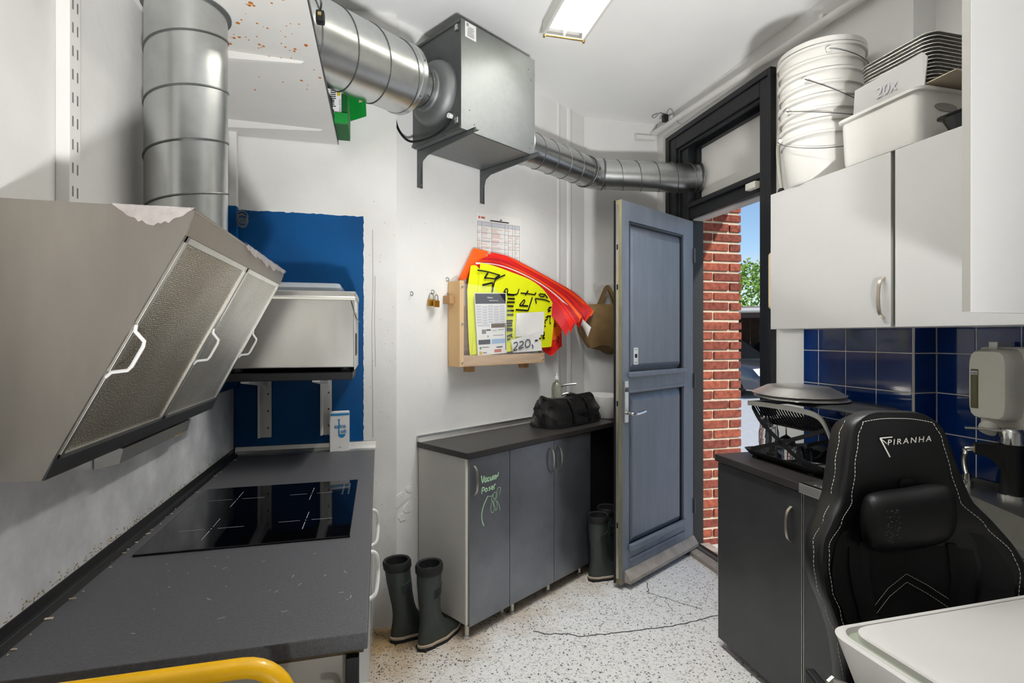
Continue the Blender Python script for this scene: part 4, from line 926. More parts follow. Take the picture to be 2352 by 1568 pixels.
MB().box(.03, .975, .0012, .0015, .051, .075, 0, PW).build('table_head', 'ink_light', PO)
MB().box(.30, .72, .0012, .0016, .036, .043, 0, PW).build('title', 'ink', PO)
MB().lathe([(.008, 0), (.008, .0006)], PW(.07, .0016, .028), 12, -NX).build('emblem', 'ink_red', PO)
MB().box(.11, .19, .0012, .0016, .022, .034, 0, PW).build('heading', 'ink_red', PO)
MB().lathe([(.005, 0), (.003, .01)], PW(.53, .001, .03), 10, -NX).build('drawing_pin', 'steel_dark', PO)

# wooden sign holder
WB = thing('sign_holder', LW(.57, .05, 1.27), 'wooden wall box with a clear front holding paper signs', 'wall box')
MB().lbox(.205, .235, .006, .105, 1.285, 1.755, .002).build('side_board', 'birch', WB)
MB().lbox(.235, .915, .006, .105, 1.285, 1.345, .002).build('bottom_board', 'beech', WB)
MB().lbox(.235, .915, .004, .010, 1.345, 1.62).build('back_board', 'beech', WB)
for t_, z_ in ((.32, 1.25), (.78, 1.255)): MB().lbox(t_, t_ + .045, .002, .05, z_, z_ + .035, .002).build('wood_block', 'wood_block', WB)
MB().lbox(.172, .205, .002, .06, 1.63, 1.675, .002).build('wood_block', 'wood_block', WB)
for t_, d_ in ((.21, .03), (.21, .08)): pass
pxl = [LW(.208, .107, 1.74), LW(.47, .107, 1.735), LW(.905, .107, 1.30), LW(.208, .107, 1.29)]
MB().prism(pxl, -NX * .002).build('clear_front', 'clear_sheet', WB)
for t_, z_ in ((.22, 1.72), (.22, 1.31), (.895, 1.308), (.22, 1.52)): MB().lathe([(.006, 0), (.004, .003)], LW(t_, .109, z_), 10, -NX).build('screw', 'aluminium', WB)

# paper signs: outlines laid on planes in front of the wall
def Z4(x, y, d): return OW(1040 + .19133 * x, 560 + .19133 * y, d)
def sheet(top, bot, d0, d1, bulge, m, lab, th=.0006, curl=0):
    T_ = smoothpath([V(x, y, 0) for x, y in top], 8); B_ = smoothpath([V(x, y, 0) for x, y in bot], 8)
    def smp(P, a): f = a * (len(P) - 1); i = min(int(f), len(P) - 2); return P[i].lerp(P[i + 1], f - i)
    def fn(a, b_):
        p = smp(T_, a).lerp(smp(B_, a), b_); d = d0 + (d1 - d0) * a + bulge * math.sin(PI * b_) * math.sin(PI * min(1, a * 1.1)) + curl * 2.2 * max(0, a - .66) ** 2
        return Z4(p.x, p.y, d)
    o = MB().slab(fn, 18, 8, -NX * th).build('paper_sign', m, smooth=True)
    return tag(o, lab, 'paper sign', 'paper signs in the wooden holder')
sheet([(245, 52), (330, 66), (430, 92)], [(65, 425), (150, 424), (300, 330)], .030, .034, .004, 'paper_orange', 'orange paper sign standing highest at the back of the holder')
cols = ['paper_red', 'paper_orange', 'paper_red', 'paper_crimson', 'paper_red', 'paper_crimson', 'paper_red', 'paper_orange', 'paper_crimson', 'paper_white', 'paper_red', 'paper_crimson', 'paper_red', 'paper_crimson']
N = len(cols)
ordn = ['topmost', 'second', 'third', 'fourth', 'fifth', 'sixth', 'seventh', 'eighth', 'ninth', 'tenth', 'eleventh', 'twelfth', 'thirteenth', 'lowest']
for i, c in enumerate(cols):
    k_ = i / (N - 1)
    e = V(1700, 790, 0).lerp(V(1420, 975, 0), k_) + V(random.uniform(-35, 20), random.uniform(-20, 30), 0)
    if c == 'paper_white': e = V(1660, 1000, 0)
    s_ = V(470, 96, 0).lerp(V(210, 268, 0), min(1, k_ * 1.1)) + V(random.uniform(-15, 15), random.uniform(-8, 8), 0)
    m1_ = V(860, 245, 0).lerp(V(700, 345, 0), k_); m2_ = V(1180, 420, 0).lerp(V(1010, 500, 0), k_); m3_ = V(1470, 590, 0).lerp(V(1260, 720, 0), k_)
    top = [(p.x, p.y) for p in (s_, s_.lerp(m1_, .5) + V(0, -25 - 10 * (i % 3), 0), m1_, m2_, m3_, e)]
    bot = [(190 + 3 * i, 1290), (520, 1260), (850, 1000), (1080, 830), (e.x - 190, e.y - 95), (e.x - 40, e.y + 95 + random.uniform(-30, 30))]
    w_ = {'paper_red': 'red', 'paper_orange': 'orange', 'paper_white': 'white', 'paper_crimson': 'dark red'}[c]
    sheet(top, bot, .036 + .0022 * i, .040 + .0024 * i, .004, c, '%s paper sign drooping to the right, %s of the fan' % (w_, ordn[i]), curl=.30 + .25 * k_)
sheet([(1240, 780), (1300, 785), (1375, 880)], [(1150, 1160), (1230, 1150), (1300, 1060)], .060, .064, .002, 'paper_orange', 'orange sign end showing at the lower right of the yellow one')
sheet([(1150, 1160), (1240, 1150), (1303, 1045)], [(1070, 1270), (1200, 1262), (1310, 1232)], .056, .060, .002, 'paper_red', 'red sign end marked in pen at the lower right of the holder')
sheet([(1075, 1250), (1180, 1262), (1290, 1238)], [(1085, 1290), (1150, 1330), (1190, 1345)], .05, .06, .002, 'paper_red', 'crumpled red strip hanging lowest under the signs')
sheet([(215, 262), (290, 266), (400, 420)], [(172, 560), (205, 1330), (300, 1330)], .0735, .074, .002, 'paper_yellow', 'yellow sign mostly hidden behind the lettered yellow one')
YT = [(330, 225), (500, 265), (720, 345), (930, 430), (1080, 540), (1180, 680), (1230, 780)]; YB = [(225, 1330), (520, 1310), (800, 1275), (1000, 1250), (1100, 1242), (1150, 1238), (1182, 1232)]
YS = sheet(YT, YB, .078, .082, .003, 'paper_yellow', 'large yellow sign with thick black handwriting', )
m = MB()
strokes = [[(295, 315), (420, 335), (570, 378)], [(425, 345), (380, 412)], [(380, 410), (440, 412), (505, 420)], [(560, 378), (505, 420)], [(630, 372), (520, 425), (490, 500), (470, 580)], [(480, 465), (355, 495)], [(480, 465), (478, 575)],
           [(795, 540), (765, 605), (650, 600)], [(640, 580), (615, 575), (640, 540), (660, 550), (655, 600)], [(660, 655), (745, 660)], [(655, 610), (740, 615)], [(815, 590), (900, 597), (985, 610)], [(1000, 585), (980, 612)], [(905, 560), (870, 615)], [(1030, 605), (1060, 632), (1095, 630), (1090, 605), (1040, 600)], [(1100, 600), (1140, 650)],
           [(955, 640), (905, 800)], [(905, 800), (755, 790)], [(800, 740), (905, 745)], [(800, 735), (850, 675), (865, 690), (830, 740)], [(990, 655), (1100, 670), (1165, 695)], [(990, 655), (1005, 715)],
           [(650, 700), (745, 700)], [(650, 745), (730, 748)], [(650, 800), (735, 800)], [(650, 850), (730, 850)], [(645, 925), (720, 920)], [(645, 955), (715, 950)], [(645, 985), (715, 980)], [(645, 1015), (718, 1022)], [(645, 1035), (718, 1040)], [(650, 1110), (715, 1085)], [(715, 1085), (690, 1105), (720, 1120)], [(650, 1150), (690, 1140)],
           [(1150, 765), (1185, 760), (1140, 790), (1175, 800), (1140, 815)], [(1130, 870), (1180, 865)], [(1170, 865), (1165, 945), (1180, 950)], [(1115, 880), (1135, 880), (1130, 910), (1110, 915), (1110, 960)], [(1100, 985), (1115, 990)], [(1075, 1060), (1105, 1065)], [(1075, 1095), (1105, 1090)], [(1075, 1130), (1105, 1130)], [(1090, 1060), (1088, 1130)]]
for s_ in strokes:
    m = MB(); ribbon(m, [Z4(p.x, p.y, .0872) for p in smoothpath([V(x, y, 0) for x, y in s_], 5)], .0105 if len(s_) < 3 else .008, NX); m.build('pen_stroke', 'ink', YS)
for s_ in ([(1205, 910), (1250, 905)], [(1205, 965), (1245, 960)], [(1200, 990), (1245, 985)], [(1245, 1190), (1265, 1150), (1270, 1185)], [(1255, 1110), (1280, 1140)]):
    m = MB(); ribbon(m, [Z4(x, y, .068) for x, y in s_], .006, NX); m.build('pen_stroke', 'ink', YS)
# calendar sheet and price cards behind the clear front
CA = thing('calendar_sheet', Z4(450, 1330, .09), 'printed year calendar with small adverts behind the clear front', 'calendar')
def QF(o, w, h_, d): return lambda a, b_: Z4(o[0] + w * a, o[1] + h_ * b_ , d)
C4 = [(258, 588), (638, 590), (646, 1308), (300, 1340)]
def CAL(a, b_, d=.0915):
    x = (C4[0][0] * (1 - a) + C4[1][0] * a) * (1 - b_) + (C4[3][0] * (1 - a) + C4[2][0] * a) * b_
    y = (C4[0][1] * (1 - a) + C4[1][1] * a) * (1 - b_) + (C4[3][1] * (1 - a) + C4[2][1] * a) * b_
    return Z4(x, y, d)
MB().slab(lambda a, b_: CAL(a, b_), 4, 6, -NX * .0006).build('paper', 'paper_white', CA)
def cb(a0, a1, b0, b1, m_, nm='print', d=.0926): return MB().grid(lambda a, b_: CAL(a0 + (a1 - a0) * a, b0 + (b1 - b0) * b_, d), 2, 2).build(nm, m_, CA)
cb(.02, .99, .01, .175, 'ink_navy', 'heading')
for r in range(7):
    for c in range(5): cb(.03 + c * .19, .195 + c * .19, .20 + r * .043 + (c % 2) * .012, .232 + r * .043 + (c % 2) * .012, 'ink_light', 'calendar_cell')
for a0, a1, b0, b1, mm in ((.5, .95, .50, .57, 'print_brown'), (.05, .45, .51, .54, 'ink_light'), (.18, .32, .59, .66, 'ink_grey'), (.33, .48, .59, .615, 'ink'), (.05, .45, .755, .83, 'ink_navy'), (.5, .95, .755, .83, 'print_sky'), (.08, .14, .865, .91, 'print_green'), (.16, .40, .87, .885, 'ink_grey'), (.06, .16, .94, .99, 'print_gold'), (.18, .32, .955, .975, 'ink_grey'), (.58, .82, .925, .975, 'ink_red'), (.66, .86, .88, .90, 'ink'), (.55, .9, .69, .70, 'ink_grey'), (.52, .68, .60, .63, 'ink_light'), (.72, .92, .60, .61, 'ink_grey'), (.96, .985, .50, .95, 'ink_navy'), (.36, .40, .69, .72, 'ink_grey')):
    cb(a0, a1, b0, b1, mm)
cx_ = (CAL(1, .1) - CAL(0, .1)).normalized(); cz_ = V(0, 0, 1)
text('Gladsaxe', .0125, CAL(.40, .085, .0928), cx_, cz_, 'paper_white', CA)
text('Haandværkerforening', .0082, CAL(.46, .13, .0928), cx_, cz_, 'paper_white', CA)
def quad4(nm, P, d, m_, lab, cat):
    def f(a, b_): return Z4((P[0][0] * (1 - a) + P[1][0] * a) * (1 - b_) + (P[3][0] * (1 - a) + P[2][0] * a) * b_, (P[0][1] * (1 - a) + P[1][1] * a) * (1 - b_) + (P[3][1] * (1 - a) + P[2][1] * a) * b_, d + .003 * math.sin(5 * a + 3 * b_))
    return tag(MB().slab(f, 8, 6, -NX * .0008).build(nm, m_, smooth=True), lab, cat), f
quad4('blank_card', [(765, 830), (1100, 812), (1088, 1090), (750, 1115)], .089, 'paper_white', 'blank white card standing in the sign holder', 'card')
PC, pf = quad4('price_card', [(695, 1155), (1045, 1045), (1070, 1280), (725, 1305)], .094, 'paper_white', 'creased white price card reading 220,-', 'card')
m = MB()
for s_ in ([(730, 1195), (765, 1180), (775, 1215), (735, 1265), (735, 1280), (775, 1265)], [(800, 1180), (835, 1170), (845, 1200), (800, 1240), (800, 1258), (850, 1240)], [(880, 1165), (870, 1210), (890, 1240), (925, 1215), (925, 1160), (895, 1150), (880, 1165)], [(950, 1205), (965, 1235), (955, 1252)], [(985, 1162), (1022, 1155)], [(1035, 1138), (1060, 1130)]):
    ribbon(m, [Z4(p.x, p.y, .0985) for p in smoothpath([V(x, y, 0) for x, y in s_], 5)], .0085, NX)
m.build('price_lettering', 'ink', PC)

# hooks and padlocks
for i, (t_, z_, lab) in enumerate(((-.043, 1.672, 'empty little screw hook left of the padlocks'), (.196, 1.765, 'screw hook just above the wooden sign holder'), (.094, 1.69, 'screw hook carrying the two brass padlocks'))):
    m = MB(); m.tube([LW(t_, 0, z_ + .01), LW(t_, .012, z_ + .01)] + arc(LW(t_, .014, z_), .010, PI / 2, -PI, 10, -NX, V(0, 0, 1)), .0018, 6)
    tag(m.build('screw_hook', 'steel_dark', smooth=True), lab, 'hook')
for i, (dt_, dd, dz, rz, lab) in enumerate(((-.008, .010, 0, .2, 'brass padlock hanging nearest the wall'), (.010, .030, .006, -.25, 'brass padlock hanging in front of the other'))):
    T = thing('padlock', LW(.09 + dt_, dd, 1.60), lab, 'padlock', 'padlocks on the wall hook')
    c_ = LW(.09 + dt_, dd + .006, 1.632 - dz); e1_ = (UX * math.cos(rz) - NX * math.sin(rz)); e2_ = V(-e1_.y, e1_.x, 0)
    MB().obox(c_ - e1_ * .020 - e2_ * .007 - V(0, 0, .018), e1_ * .040, e2_ * .014, V(0, 0, .036), .003).build('body', 'brass', T)
    MB().tube([c_ - e1_ * .012 + V(0, 0, .016)] + arc(c_ + V(0, 0, .036), .012, PI, 0, 10, e1_, V(0, 0, 1)) + [c_ + e1_ * .012 + V(0, 0, .016)], .003, 8).build('shackle', 'chrome', T, True)

# ------------------------------------------------------------------ coat rack and tan bag on the narrow wall
CR = thing('coat_rack', V(1.6, 3.56, 1.77), 'white wire coat rack on the narrow wall behind the door', 'coat rack')
for z_ in (1.835, 1.81): MB().tube([V(1.52, 3.555, z_), V(1.95, 3.555, z_)], .003, 6).build('rail', 'white_paint', CR)
for x in (1.535, 1.60, 1.67, 1.74, 1.82, 1.90): MB().tube(smoothpath([V(x, 3.575, 1.84), V(x, 3.545, 1.838), V(x, 3.54, 1.80), V(x, 3.53, 1.785), V(x, 3.515, 1.80)], 4), .003, 6).build('hook', 'white_paint', CR)
BG = thing('tote_bag', V(1.62, 3.52, 1.36), 'slack tan canvas tote bag hanging on the coat rack', 'bag')
def tote(a, b_):
    th = a * 2 * PI; hw = .105 + .135 * math.sin(PI * (.12 + .78 * b_)) ** .8; dp = .012 + .048 * math.sin(PI * b_ * .85 + .2)
    sag = .03 * math.sin(3 * th) * (1 - b_) ** 2
    return V(1.63 + math.cos(th) * hw - .02 * (1 - b_), 3.515 + math.sin(th) * dp + .006 * math.sin(6 * th + 9 * b_), 1.355 + sag + .33 * b_ - .05 * math.cos(th) * (1 - b_))
m = MB(); L = [[tote(i / 28, j / 12) for i in range(28)] for j in range(13)]; m.loops(L); m.build('body', 'bag_tan', BG, True)
for dy in (-.012, .012):
    m = MB(); P = smoothpath([V(1.54, 3.515 + dy, 1.66), V(1.575, 3.512 + dy, 1.74), V(1.605, 3.515 + dy * .5, 1.805), V(1.625, 3.515 + dy * .5, 1.805), V(1.655, 3.512 + dy, 1.74), V(1.69, 3.515 + dy, 1.66)], 6)
    ribbon(m, P, .026, V(0, 1, 0)); ribbon(m, [p + V(0, .003, 0) for p in P], .026, V(0, 1, 0)); m.build('strap', 'bag_tan', BG, True)

# ------------------------------------------------------------------ charcoal cabinet against the slanting wall
CB = thing('low_cabinet', LW(.5, .2, 0), 'three-door charcoal cabinet with a pale side panel', 'cabinet')
MB().lbox(.004, .022, .008, .378, .075, .868, .001).build('side_panel', 'panel_grey', CB)
MB().lbox(.984, 1.0, .008, .378, .075, .868, .001).build('side_panel', 'panel_grey', CB)
MB().lbox(.022, .984, .008, .370, .075, .092).build('bottom', 'panel_grey', CB)
MB().lbox(.022, .984, .010, .016, .09, .868).build('back', 'panel_grey', CB)
MB().lbox(.004, .018, .378, .384, .075, .868).build('edge_strip', 'cream_plastic', CB)
for a, b_, hx in ((.016, .290, .045), (.293, .651, .620), (.654, 1.002, .690)):
    d_ = MB().lbox(a, b_, .380, .397, .066, .866, .0015).build('door', 'charcoal_door', CB)
    z0 = .69
    pts = smoothpath([LW(hx, .397, z0), LW(hx, .415, z0 + .02), LW(hx, .423, z0 + .07), LW(hx, .415, z0 + .12), LW(hx, .397, z0 + .14)], 6)
    m = MB(); L = []
    for i, p in enumerate(pts):
        t_ = (pts[min(i + 1, len(pts) - 1)] - pts[max(i - 1, 0)]).normalized(); o_ = t_.cross(UX).normalized()
        L.append([p + UX * .006 + o_ * .002, p - UX * .006 + o_ * .002, p - UX * .006 - o_ * .002, p + UX * .006 - o_ * .002])
    m.loops(L); m.build('handle', 'brushed_handle', d_, True)
    if a < .1: first_door = d_
# chalk writing on the first door
m = MB()
def cs(pts, w=.0045): ribbon(m, [LW(p.x, .3976, p.y) for p in smoothpath([V(x, y, 0) for x, y in pts], 5)], w, NX)
x0, zl, q = .092, .738, .024
for ch in ([(0, 1.5), (.35, 0), (.8, 1.3)], [(1.5, .8), (1.05, .7), (1.0, .1), (1.4, .1), (1.5, .8), (1.55, 0)], [(2.2, .75), (1.8, .6), (1.85, .1), (2.3, .1)], [(2.5, .8), (2.55, .1), (2.95, .2), (3.0, .8), (3.05, 0)], [(3.3, 0), (3.35, .8), (3.7, .6), (3.7, 0)], [(3.7, .6), (4.1, .8), (4.15, 0)], [(4.2, .8), (4.6, .5), (4.9, 1.3)]): cs([(x0 + x * q, zl + y * q) for x, y in ch], .007)
zl = .690
for ch in ([(.1, -.2), (.2, 1.0)], [(.2, 1.0), (.8, .9), (.7, .4), (.15, .4)], [(1.4, .7), (1.0, .4), (1.3, 0), (1.7, .3), (1.4, .7)], [(2.5, .8), (2.1, .6), (2.5, .3), (2.0, 0)], [(2.8, .4), (3.3, .5), (3.0, .8), (2.8, .3), (3.3, .0)], [(3.6, 0), (3.6, .8), (4.1, 1.0)]): cs([(x0 + x * q, zl + y * q) for x, y in ch], .006)
cs([(.135, .665), (.11, .63), (.095, .59), (.098, .55), (.11, .525)], .006)
cs([(.135, .665), (.16, .66), (.175, .67), (.16, .645), (.18, .63), (.20, .655), (.185, .675), (.17, .66), (.185, .64), (.205, .69), (.225, .685), (.215, .655)], .0025)
cs([(.165, .64), (.155, .60), (.165, .575), (.178, .59), (.17, .63), (.185, .60), (.19, .58), (.2, .60), (.195, .63), (.215, .60), (.22, .575)], .0025)
m.build('chalk_writing', 'chalk_green', first_door)
for t_, d_ in ((.03, .36), (.30, .33), (.345, .36), (.95, .35), (.03, .05), (.95, .05), (.65, .35)):
    MB().lathe([(.022, 0), (.022, .006), (.012, .012), (.012, .08)], LW(t_, d_, 0), 14).build('leg', 'aluminium', CB, True)
CT = thing('worktop', LW(.5, .2, .868), 'thin black-brown worktop with a metal upstand on the low cabinet', 'worktop')
MB().lbox(-.005, 1.285, .006, .405, .869, .899, .003).build('board', 'brown_black_top', CT)
MB().prism([LW(-.002, d_, z_) for d_, z_ in ((.002, .899), (.030, .899), (.020, .905), (.012, .918), (.010, .930), (.002, .930))], UX * 1.05).build('upstand', 'aluminium', CT)
# sink corner behind the door
SU = thing('washbasin_cabinet', LW(1.22, .2, 0), 'black cabinet with a steel edge behind the open door', 'cabinet')
MB().lbox(1.012, 1.46, .01, .34, .08, .866).build('body', 'very_dark', SU)
MB().lbox(1.004, 1.012, .01, .392, .08, .866).build('edge_strip', 'aluminium', SU)
for t_ in (1.06, 1.4): MB().lathe([(.015, 0), (.015, .08)], LW(t_, .3, 0), 12).build('leg', 'steel_dark', SU)
MB().lbox(1.29, 1.46, .01, .36, .866, .898).build('support_top', 'very_dark', SU)
BS_ = thing('washbasin', LW(1.32, .2, .9), 'white ceramic washbasin with a chrome tap by the door', 'washbasin')
def basin(a, rr, z_): th = a * 2 * PI; c, s_ = math.cos(th), math.sin(th); k_ = (abs(c) ** 4 + abs(s_) ** 4) ** -.25; return LW(1.44 + c * k_ * .14 * rr, .20 + s_ * k_ * .16 * rr, z_)
m = MB(); m.loops([[basin(i / 32, r, z_) for i in range(32)] for r, z_ in ((.8, .9), (.9, .94), (1, 1.03), (1, 1.045), (.92, 1.045), (.85, 1.0), (.7, .93))]); m.build('bowl', 'ceramic', BS_, True)
MB().lathe([(.02, 1.0), (.02, 1.10), (.012, 1.115)], LW(1.12, .06, 0), 16).build('tap_body', 'chrome', BS_, True)
MB().tube(smoothpath([LW(1.12, .06, 1.105), LW(1.14, .09, 1.125), LW(1.19, .15, 1.135)], 5), .007, 8).build('tap_lever', 'chrome', BS_, True)
MB().tube(smoothpath([LW(1.12, .06, 1.05), LW(1.16, .10, 1.07), LW(1.21, .14, 1.055)], 5), .010, 8).build('spout', 'chrome', BS_, True)
MB().lbox(1.05, 1.18, .02, .10, .899, 1.0, .01).build('tap_ledge', 'ceramic', BS_)
SB = thing('soap_bottle', LW(1.02, .12, .899), 'clear pump soap bottle behind the black bag', 'bottle')
MB().lathe([(.032, 1.0), (.034, 1.02), (.034, 1.12), (.028, 1.145), (.012, 1.16), (.011, 1.175)], LW(1.02, .12, 0), 20).build('bottle', 'soap_liquid', SB, True)
MB().lathe([(.032, .8995), (.033, .92), (.034, 1.0)], LW(1.02, .12, 0), 20).build('lower_bottle', 'soap_liquid', SB, True)
MB().lathe([(.014, 1.172), (.014, 1.19), (.005, 1.192), (.005, 1.212)], LW(1.02, .12, 0), 14).build('pump', 'white_plastic', SB, True)
# black bag on the worktop
KB = thing('carrier_bag', LW(.98, .22, .899), 'crumpled black shopping bag lying on the low worktop', 'bag')
random.seed(21)
jit = [[(random.uniform(-1, 1), random.uniform(-1, 1), random.uniform(-1, 1)) for i in range(30)] for j in range(9)]
def kb(i, j):
    th = 2 * PI * i / 30; b_ = j / 8; c, s_ = math.cos(th), math.sin(th); kk = (abs(c) ** 5 + abs(s_) ** 5) ** -.2
    hw = .258 * (1 + .05 * math.sin(PI * b_) - .05 * b_); dp = .115 * (1 - .62 * b_ ** 1.7)
    top = .155 + .03 * abs(c) ** 3 + .012 * math.sin(6 * c); q = jit[j][i]; am = .011 if 0 < j else .002
    return LW(1.005 + c * kk * hw + q[0] * am, .215 + s_ * kk * dp + q[1] * am * 1.1, .9005 + top * b_ + (q[2] * am if j else 0))
m = MB(); m.loops([[kb(i, j) for i in range(30)] for j in range(9)]); m.build('body', 'bag_black', KB, True)
for t_ in (.93, 1.09):
    P = smoothpath([LW(t_, .335, .93), LW(t_ + .004, .325, .99), LW(t_ + .008, .30, 1.045), LW(t_ + .015, .265, 1.065)], 5)
    m = MB(); ribbon(m, P, .026, -NX); ribbon(m, [p - V(0, 0, .002) for p in P], .026, -NX); m.build('strap', 'bag_black', KB, True)

# ------------------------------------------------------------------ rubber boots
def boot(x, y, ang, lab, lean=0):
    T = thing('rubber_boot', (x, y, 0), lab, 'boot', 'green rubber boots')
    fx = V(math.cos(ang), math.sin(ang), 0); fy = V(-math.sin(ang), math.cos(ang), 0)
    def BL(a, b_, z_): return V(x, y, z_) + fx * (a + lean * max(0, z_ - .1)) + fy * b_
    def sl(bk, fr, hw, z_, toe=0):
        L = []
        for i in range(28):
            th = 2 * PI * i / 28; c, s_ = math.cos(th), math.sin(th)
            w_ = hw * (1 - .18 * max(0, c) * toe); L.append(BL((fr + bk) / 2 + (fr - bk) / 2 * c, w_ * s_ * (1 - toe * .25 * (abs(c - .0) if abs(c) < .5 else 0)), z_))
        return L
    sec = [(-.066, .195, .046, .018, 1), (-.067, .194, .047, .035, 1), (-.065, .175, .046, .052, 1), (-.061, .125, .044, .072, .6), (-.057, .088, .042, .095, .2), (-.052, .066, .041, .13, 0), (-.052, .058, .042, .17, 0), (-.058, .055, .046, .23, 0), (-.063, .056, .052, .29, 0), (-.064, .058, .055, .345, 0)]
    MB().loops([sl(*s_) for s_ in sec]).build('boot_body', 'boot_green', T, True)
    m = MB(); m.loops([sl(-.064, .058, .055, .343), sl(-.070, .064, .061, .352), sl(-.071, .065, .062, .378), sl(-.066, .060, .057, .388), sl(-.056, .050, .047, .384), sl(-.054, .048, .045, .28)]); m.build('cuff', 'rubber', T, True)
    MB().loops([sl(-.070, .200, .049, 0, 1), sl(-.071, .202, .050, .016, 1), sl(-.068, .198, .048, .019, 1)]).build('sole', 'boot_sole', T, True)
    MB().loops([sl(-.070, .200, .0495, .0165, 1), sl(-.0705, .200, .0498, .026, 1), sl(-.067, .196, .0472, .029, 1)]).build('foxing_strip', 'boot_trim', T, True)
    for k_ in range(5):
        z_ = .255 + k_ * .011
        kz = (z_ - .23) / .06; bk_, fr_, hw_ = -.058 - .005 * kz, .055 + .001 * kz, .046 + .006 * kz
        for sg in (-1, 1): MB().tube([BL((fr_ + bk_) / 2 + (fr_ - bk_) / 2 * math.cos(a_) * 1.01, sg * hw_ * math.sin(a_) * 1.01, z_ - .012 * a_) for a_ in (.45, .7, .95, 1.2, 1.5, 1.8)], [.001, .003, .003, .003, .003, .001], 6).build('shin_rib', 'boot_green', T, True)
    MB().box(-.058, -.015, -.032, .032, 0, .016, .003, BL).build('heel', 'boot_sole', T)
boot(.232, 2.478, .64, 'green rubber boot in front at the end of the low cabinet')
boot(.118, 2.565, .35, 'green rubber boot behind, against the white wall', -.12)
boot(1.275, 2.905, .15, 'green rubber boot between the low cabinet and the door edge')
boot(1.39, 3.025, .12, 'green rubber boot half hidden behind the open door')

# ================================================================== RIGHT SIDE
def bow_handle(parent, p, out, side, L, w=.012, m='brushed_handle', proj=.026):
    pts = smoothpath([p, p + out * proj * .75 + V(0, 0, L * .15), p + out * proj + V(0, 0, L * .5), p + out * proj * .75 + V(0, 0, L * .85), p + V(0, 0, L)], 6); Ls = []
    for i, q in enumerate(pts):
        t_ = (pts[min(i + 1, len(pts) - 1)] - pts[max(i - 1, 0)]).normalized(); o_ = t_.cross(side).normalized()
        Ls.append([q + side * w / 2 + o_ * .0025, q - side * w / 2 + o_ * .0025, q - side * w / 2 - o_ * .0025, q + side * w / 2 - o_ * .0025])
    return MB().loops(Ls).build('handle', m, parent, True)
def base_right(y0, y1, lab, hy):
    T = thing('base_cabinet', (1.8, (y0 + y1) / 2, 0), lab, 'cabinet', 'dark base cabinets along the sink wall')
    for y in (y0, y1 - .016): MB().box(1.560, 2.04, y, y + .016, .05, .866).build('side_panel', 'very_dark', T)
    MB().box(1.560, 2.04, y0, y1, .05, .066).build('bottom', 'very_dark', T)
    MB().box(2.03, 2.04, y0, y1, .05, .866).build('back', 'very_dark', T)
    d = MB().box(1.542, 1.559, y0 + .004, y1 - .004, .042, .862, .001).build('door', 'dark_door', T)
    for y in (y0 + .001, y1 - .0035): MB().box(1.541, 1.5595, y, y + .0025, .042, .862).build('door_edge', 'aluminium', d)
    bow_handle(d, V(1.542, hy, .66), V(-1, 0, 0), V(0, 1, 0), .135)
    for x in (1.60, 1.98):
        for y in (y0 + .06, y1 - .16): MB().lathe([(.024, 0), (.024, .006), (.014, .012), (.014, .05)], (x, y, 0), 14).build('leg', 'aluminium', T, True)
base_right(1.632, 2.136, 'dark base cabinet at the end by the yard door', 1.685)
base_right(1.02, 1.628, 'dark base cabinet under the sink, behind the black chair', 1.08)
base_right(.42, 1.016, 'dark base cabinet under the sink, nearest the viewpoint', .48)
tag(MB().box(1.53, 2.043, 1.637, 2.145, .868, .90, .003).build('worktop', 'brown_black_top'), 'short dark worktop carrying the dish rack', 'worktop')
# steel sink top with a bowl
SK = thing('sink_top', (1.85, 1.0, .862), 'stainless steel sink top with a deep bowl', 'sink')
bowl = [V(2.035, 1.475, 0), V(1.745, .83, 0), V(1.60, .83, 0), V(1.60, 1.475, 0)]
outer = [V(2.160, 1.635, 0), V(2.160, .42, 0), V(1.53, .42, 0), V(1.53, 1.635, 0)]
m = MB(); up = V(0, 0, .902)
for i in range(4):
    j_ = (i + 1) % 4; m.prism([outer[i] + V(0, 0, .894), outer[j_] + V(0, 0, .894), bowl[j_] + V(0, 0, .894), bowl[i] + V(0, 0, .894)], V(0, 0, .008))
m.build('deck', 'steel', SK)
MB().box(1.5285, 1.545, .42, 1.636, .866, .902, .002).build('front_edge', 'aluminium', SK)
MB().box(2.150, 2.160, .42, 1.60, .90, .925, .003).build('upstand', 'steel_dark', SK)
m = MB(); c_ = sum(bowl, V(0, 0, 0)) / 4
for i in range(4):
    j_ = (i + 1) % 4; a, b_ = bowl[i] + V(0, 0, .90), bowl[j_] + V(0, 0, .90); a2, b2 = a.lerp(c_ + V(0, 0, .90), .08) - V(0, 0, .2), b_.lerp(c_ + V(0, 0, .90), .08) - V(0, 0, .2); m.faces_from([a, b_, b2, a2], [(0, 1, 2, 3)])
m.faces_from([p.lerp(c_, .08) + V(0, 0, .70) for p in bowl], [(0, 1, 2, 3)]); m.build('bowl', 'aluminium', SK)
MB().lathe([(.03, .701), (.035, .704), (.02, .702)], (1.70, 1.2, 0), 20).build('drain', 'steel_dark', SK)
for i in range(4): MB().box(1.56, 1.62, 1.50 + i * .028, 1.512 + i * .028, .9015, .9045, .001).build('drainer_rib', 'steel', SK)
tag(MB().box(1.78, 1.86, .98, 1.08, .7005, .74, .008).build('sponge', 'sponge_yellow'), 'yellow sponge lying in the sink bowl', 'sponge')
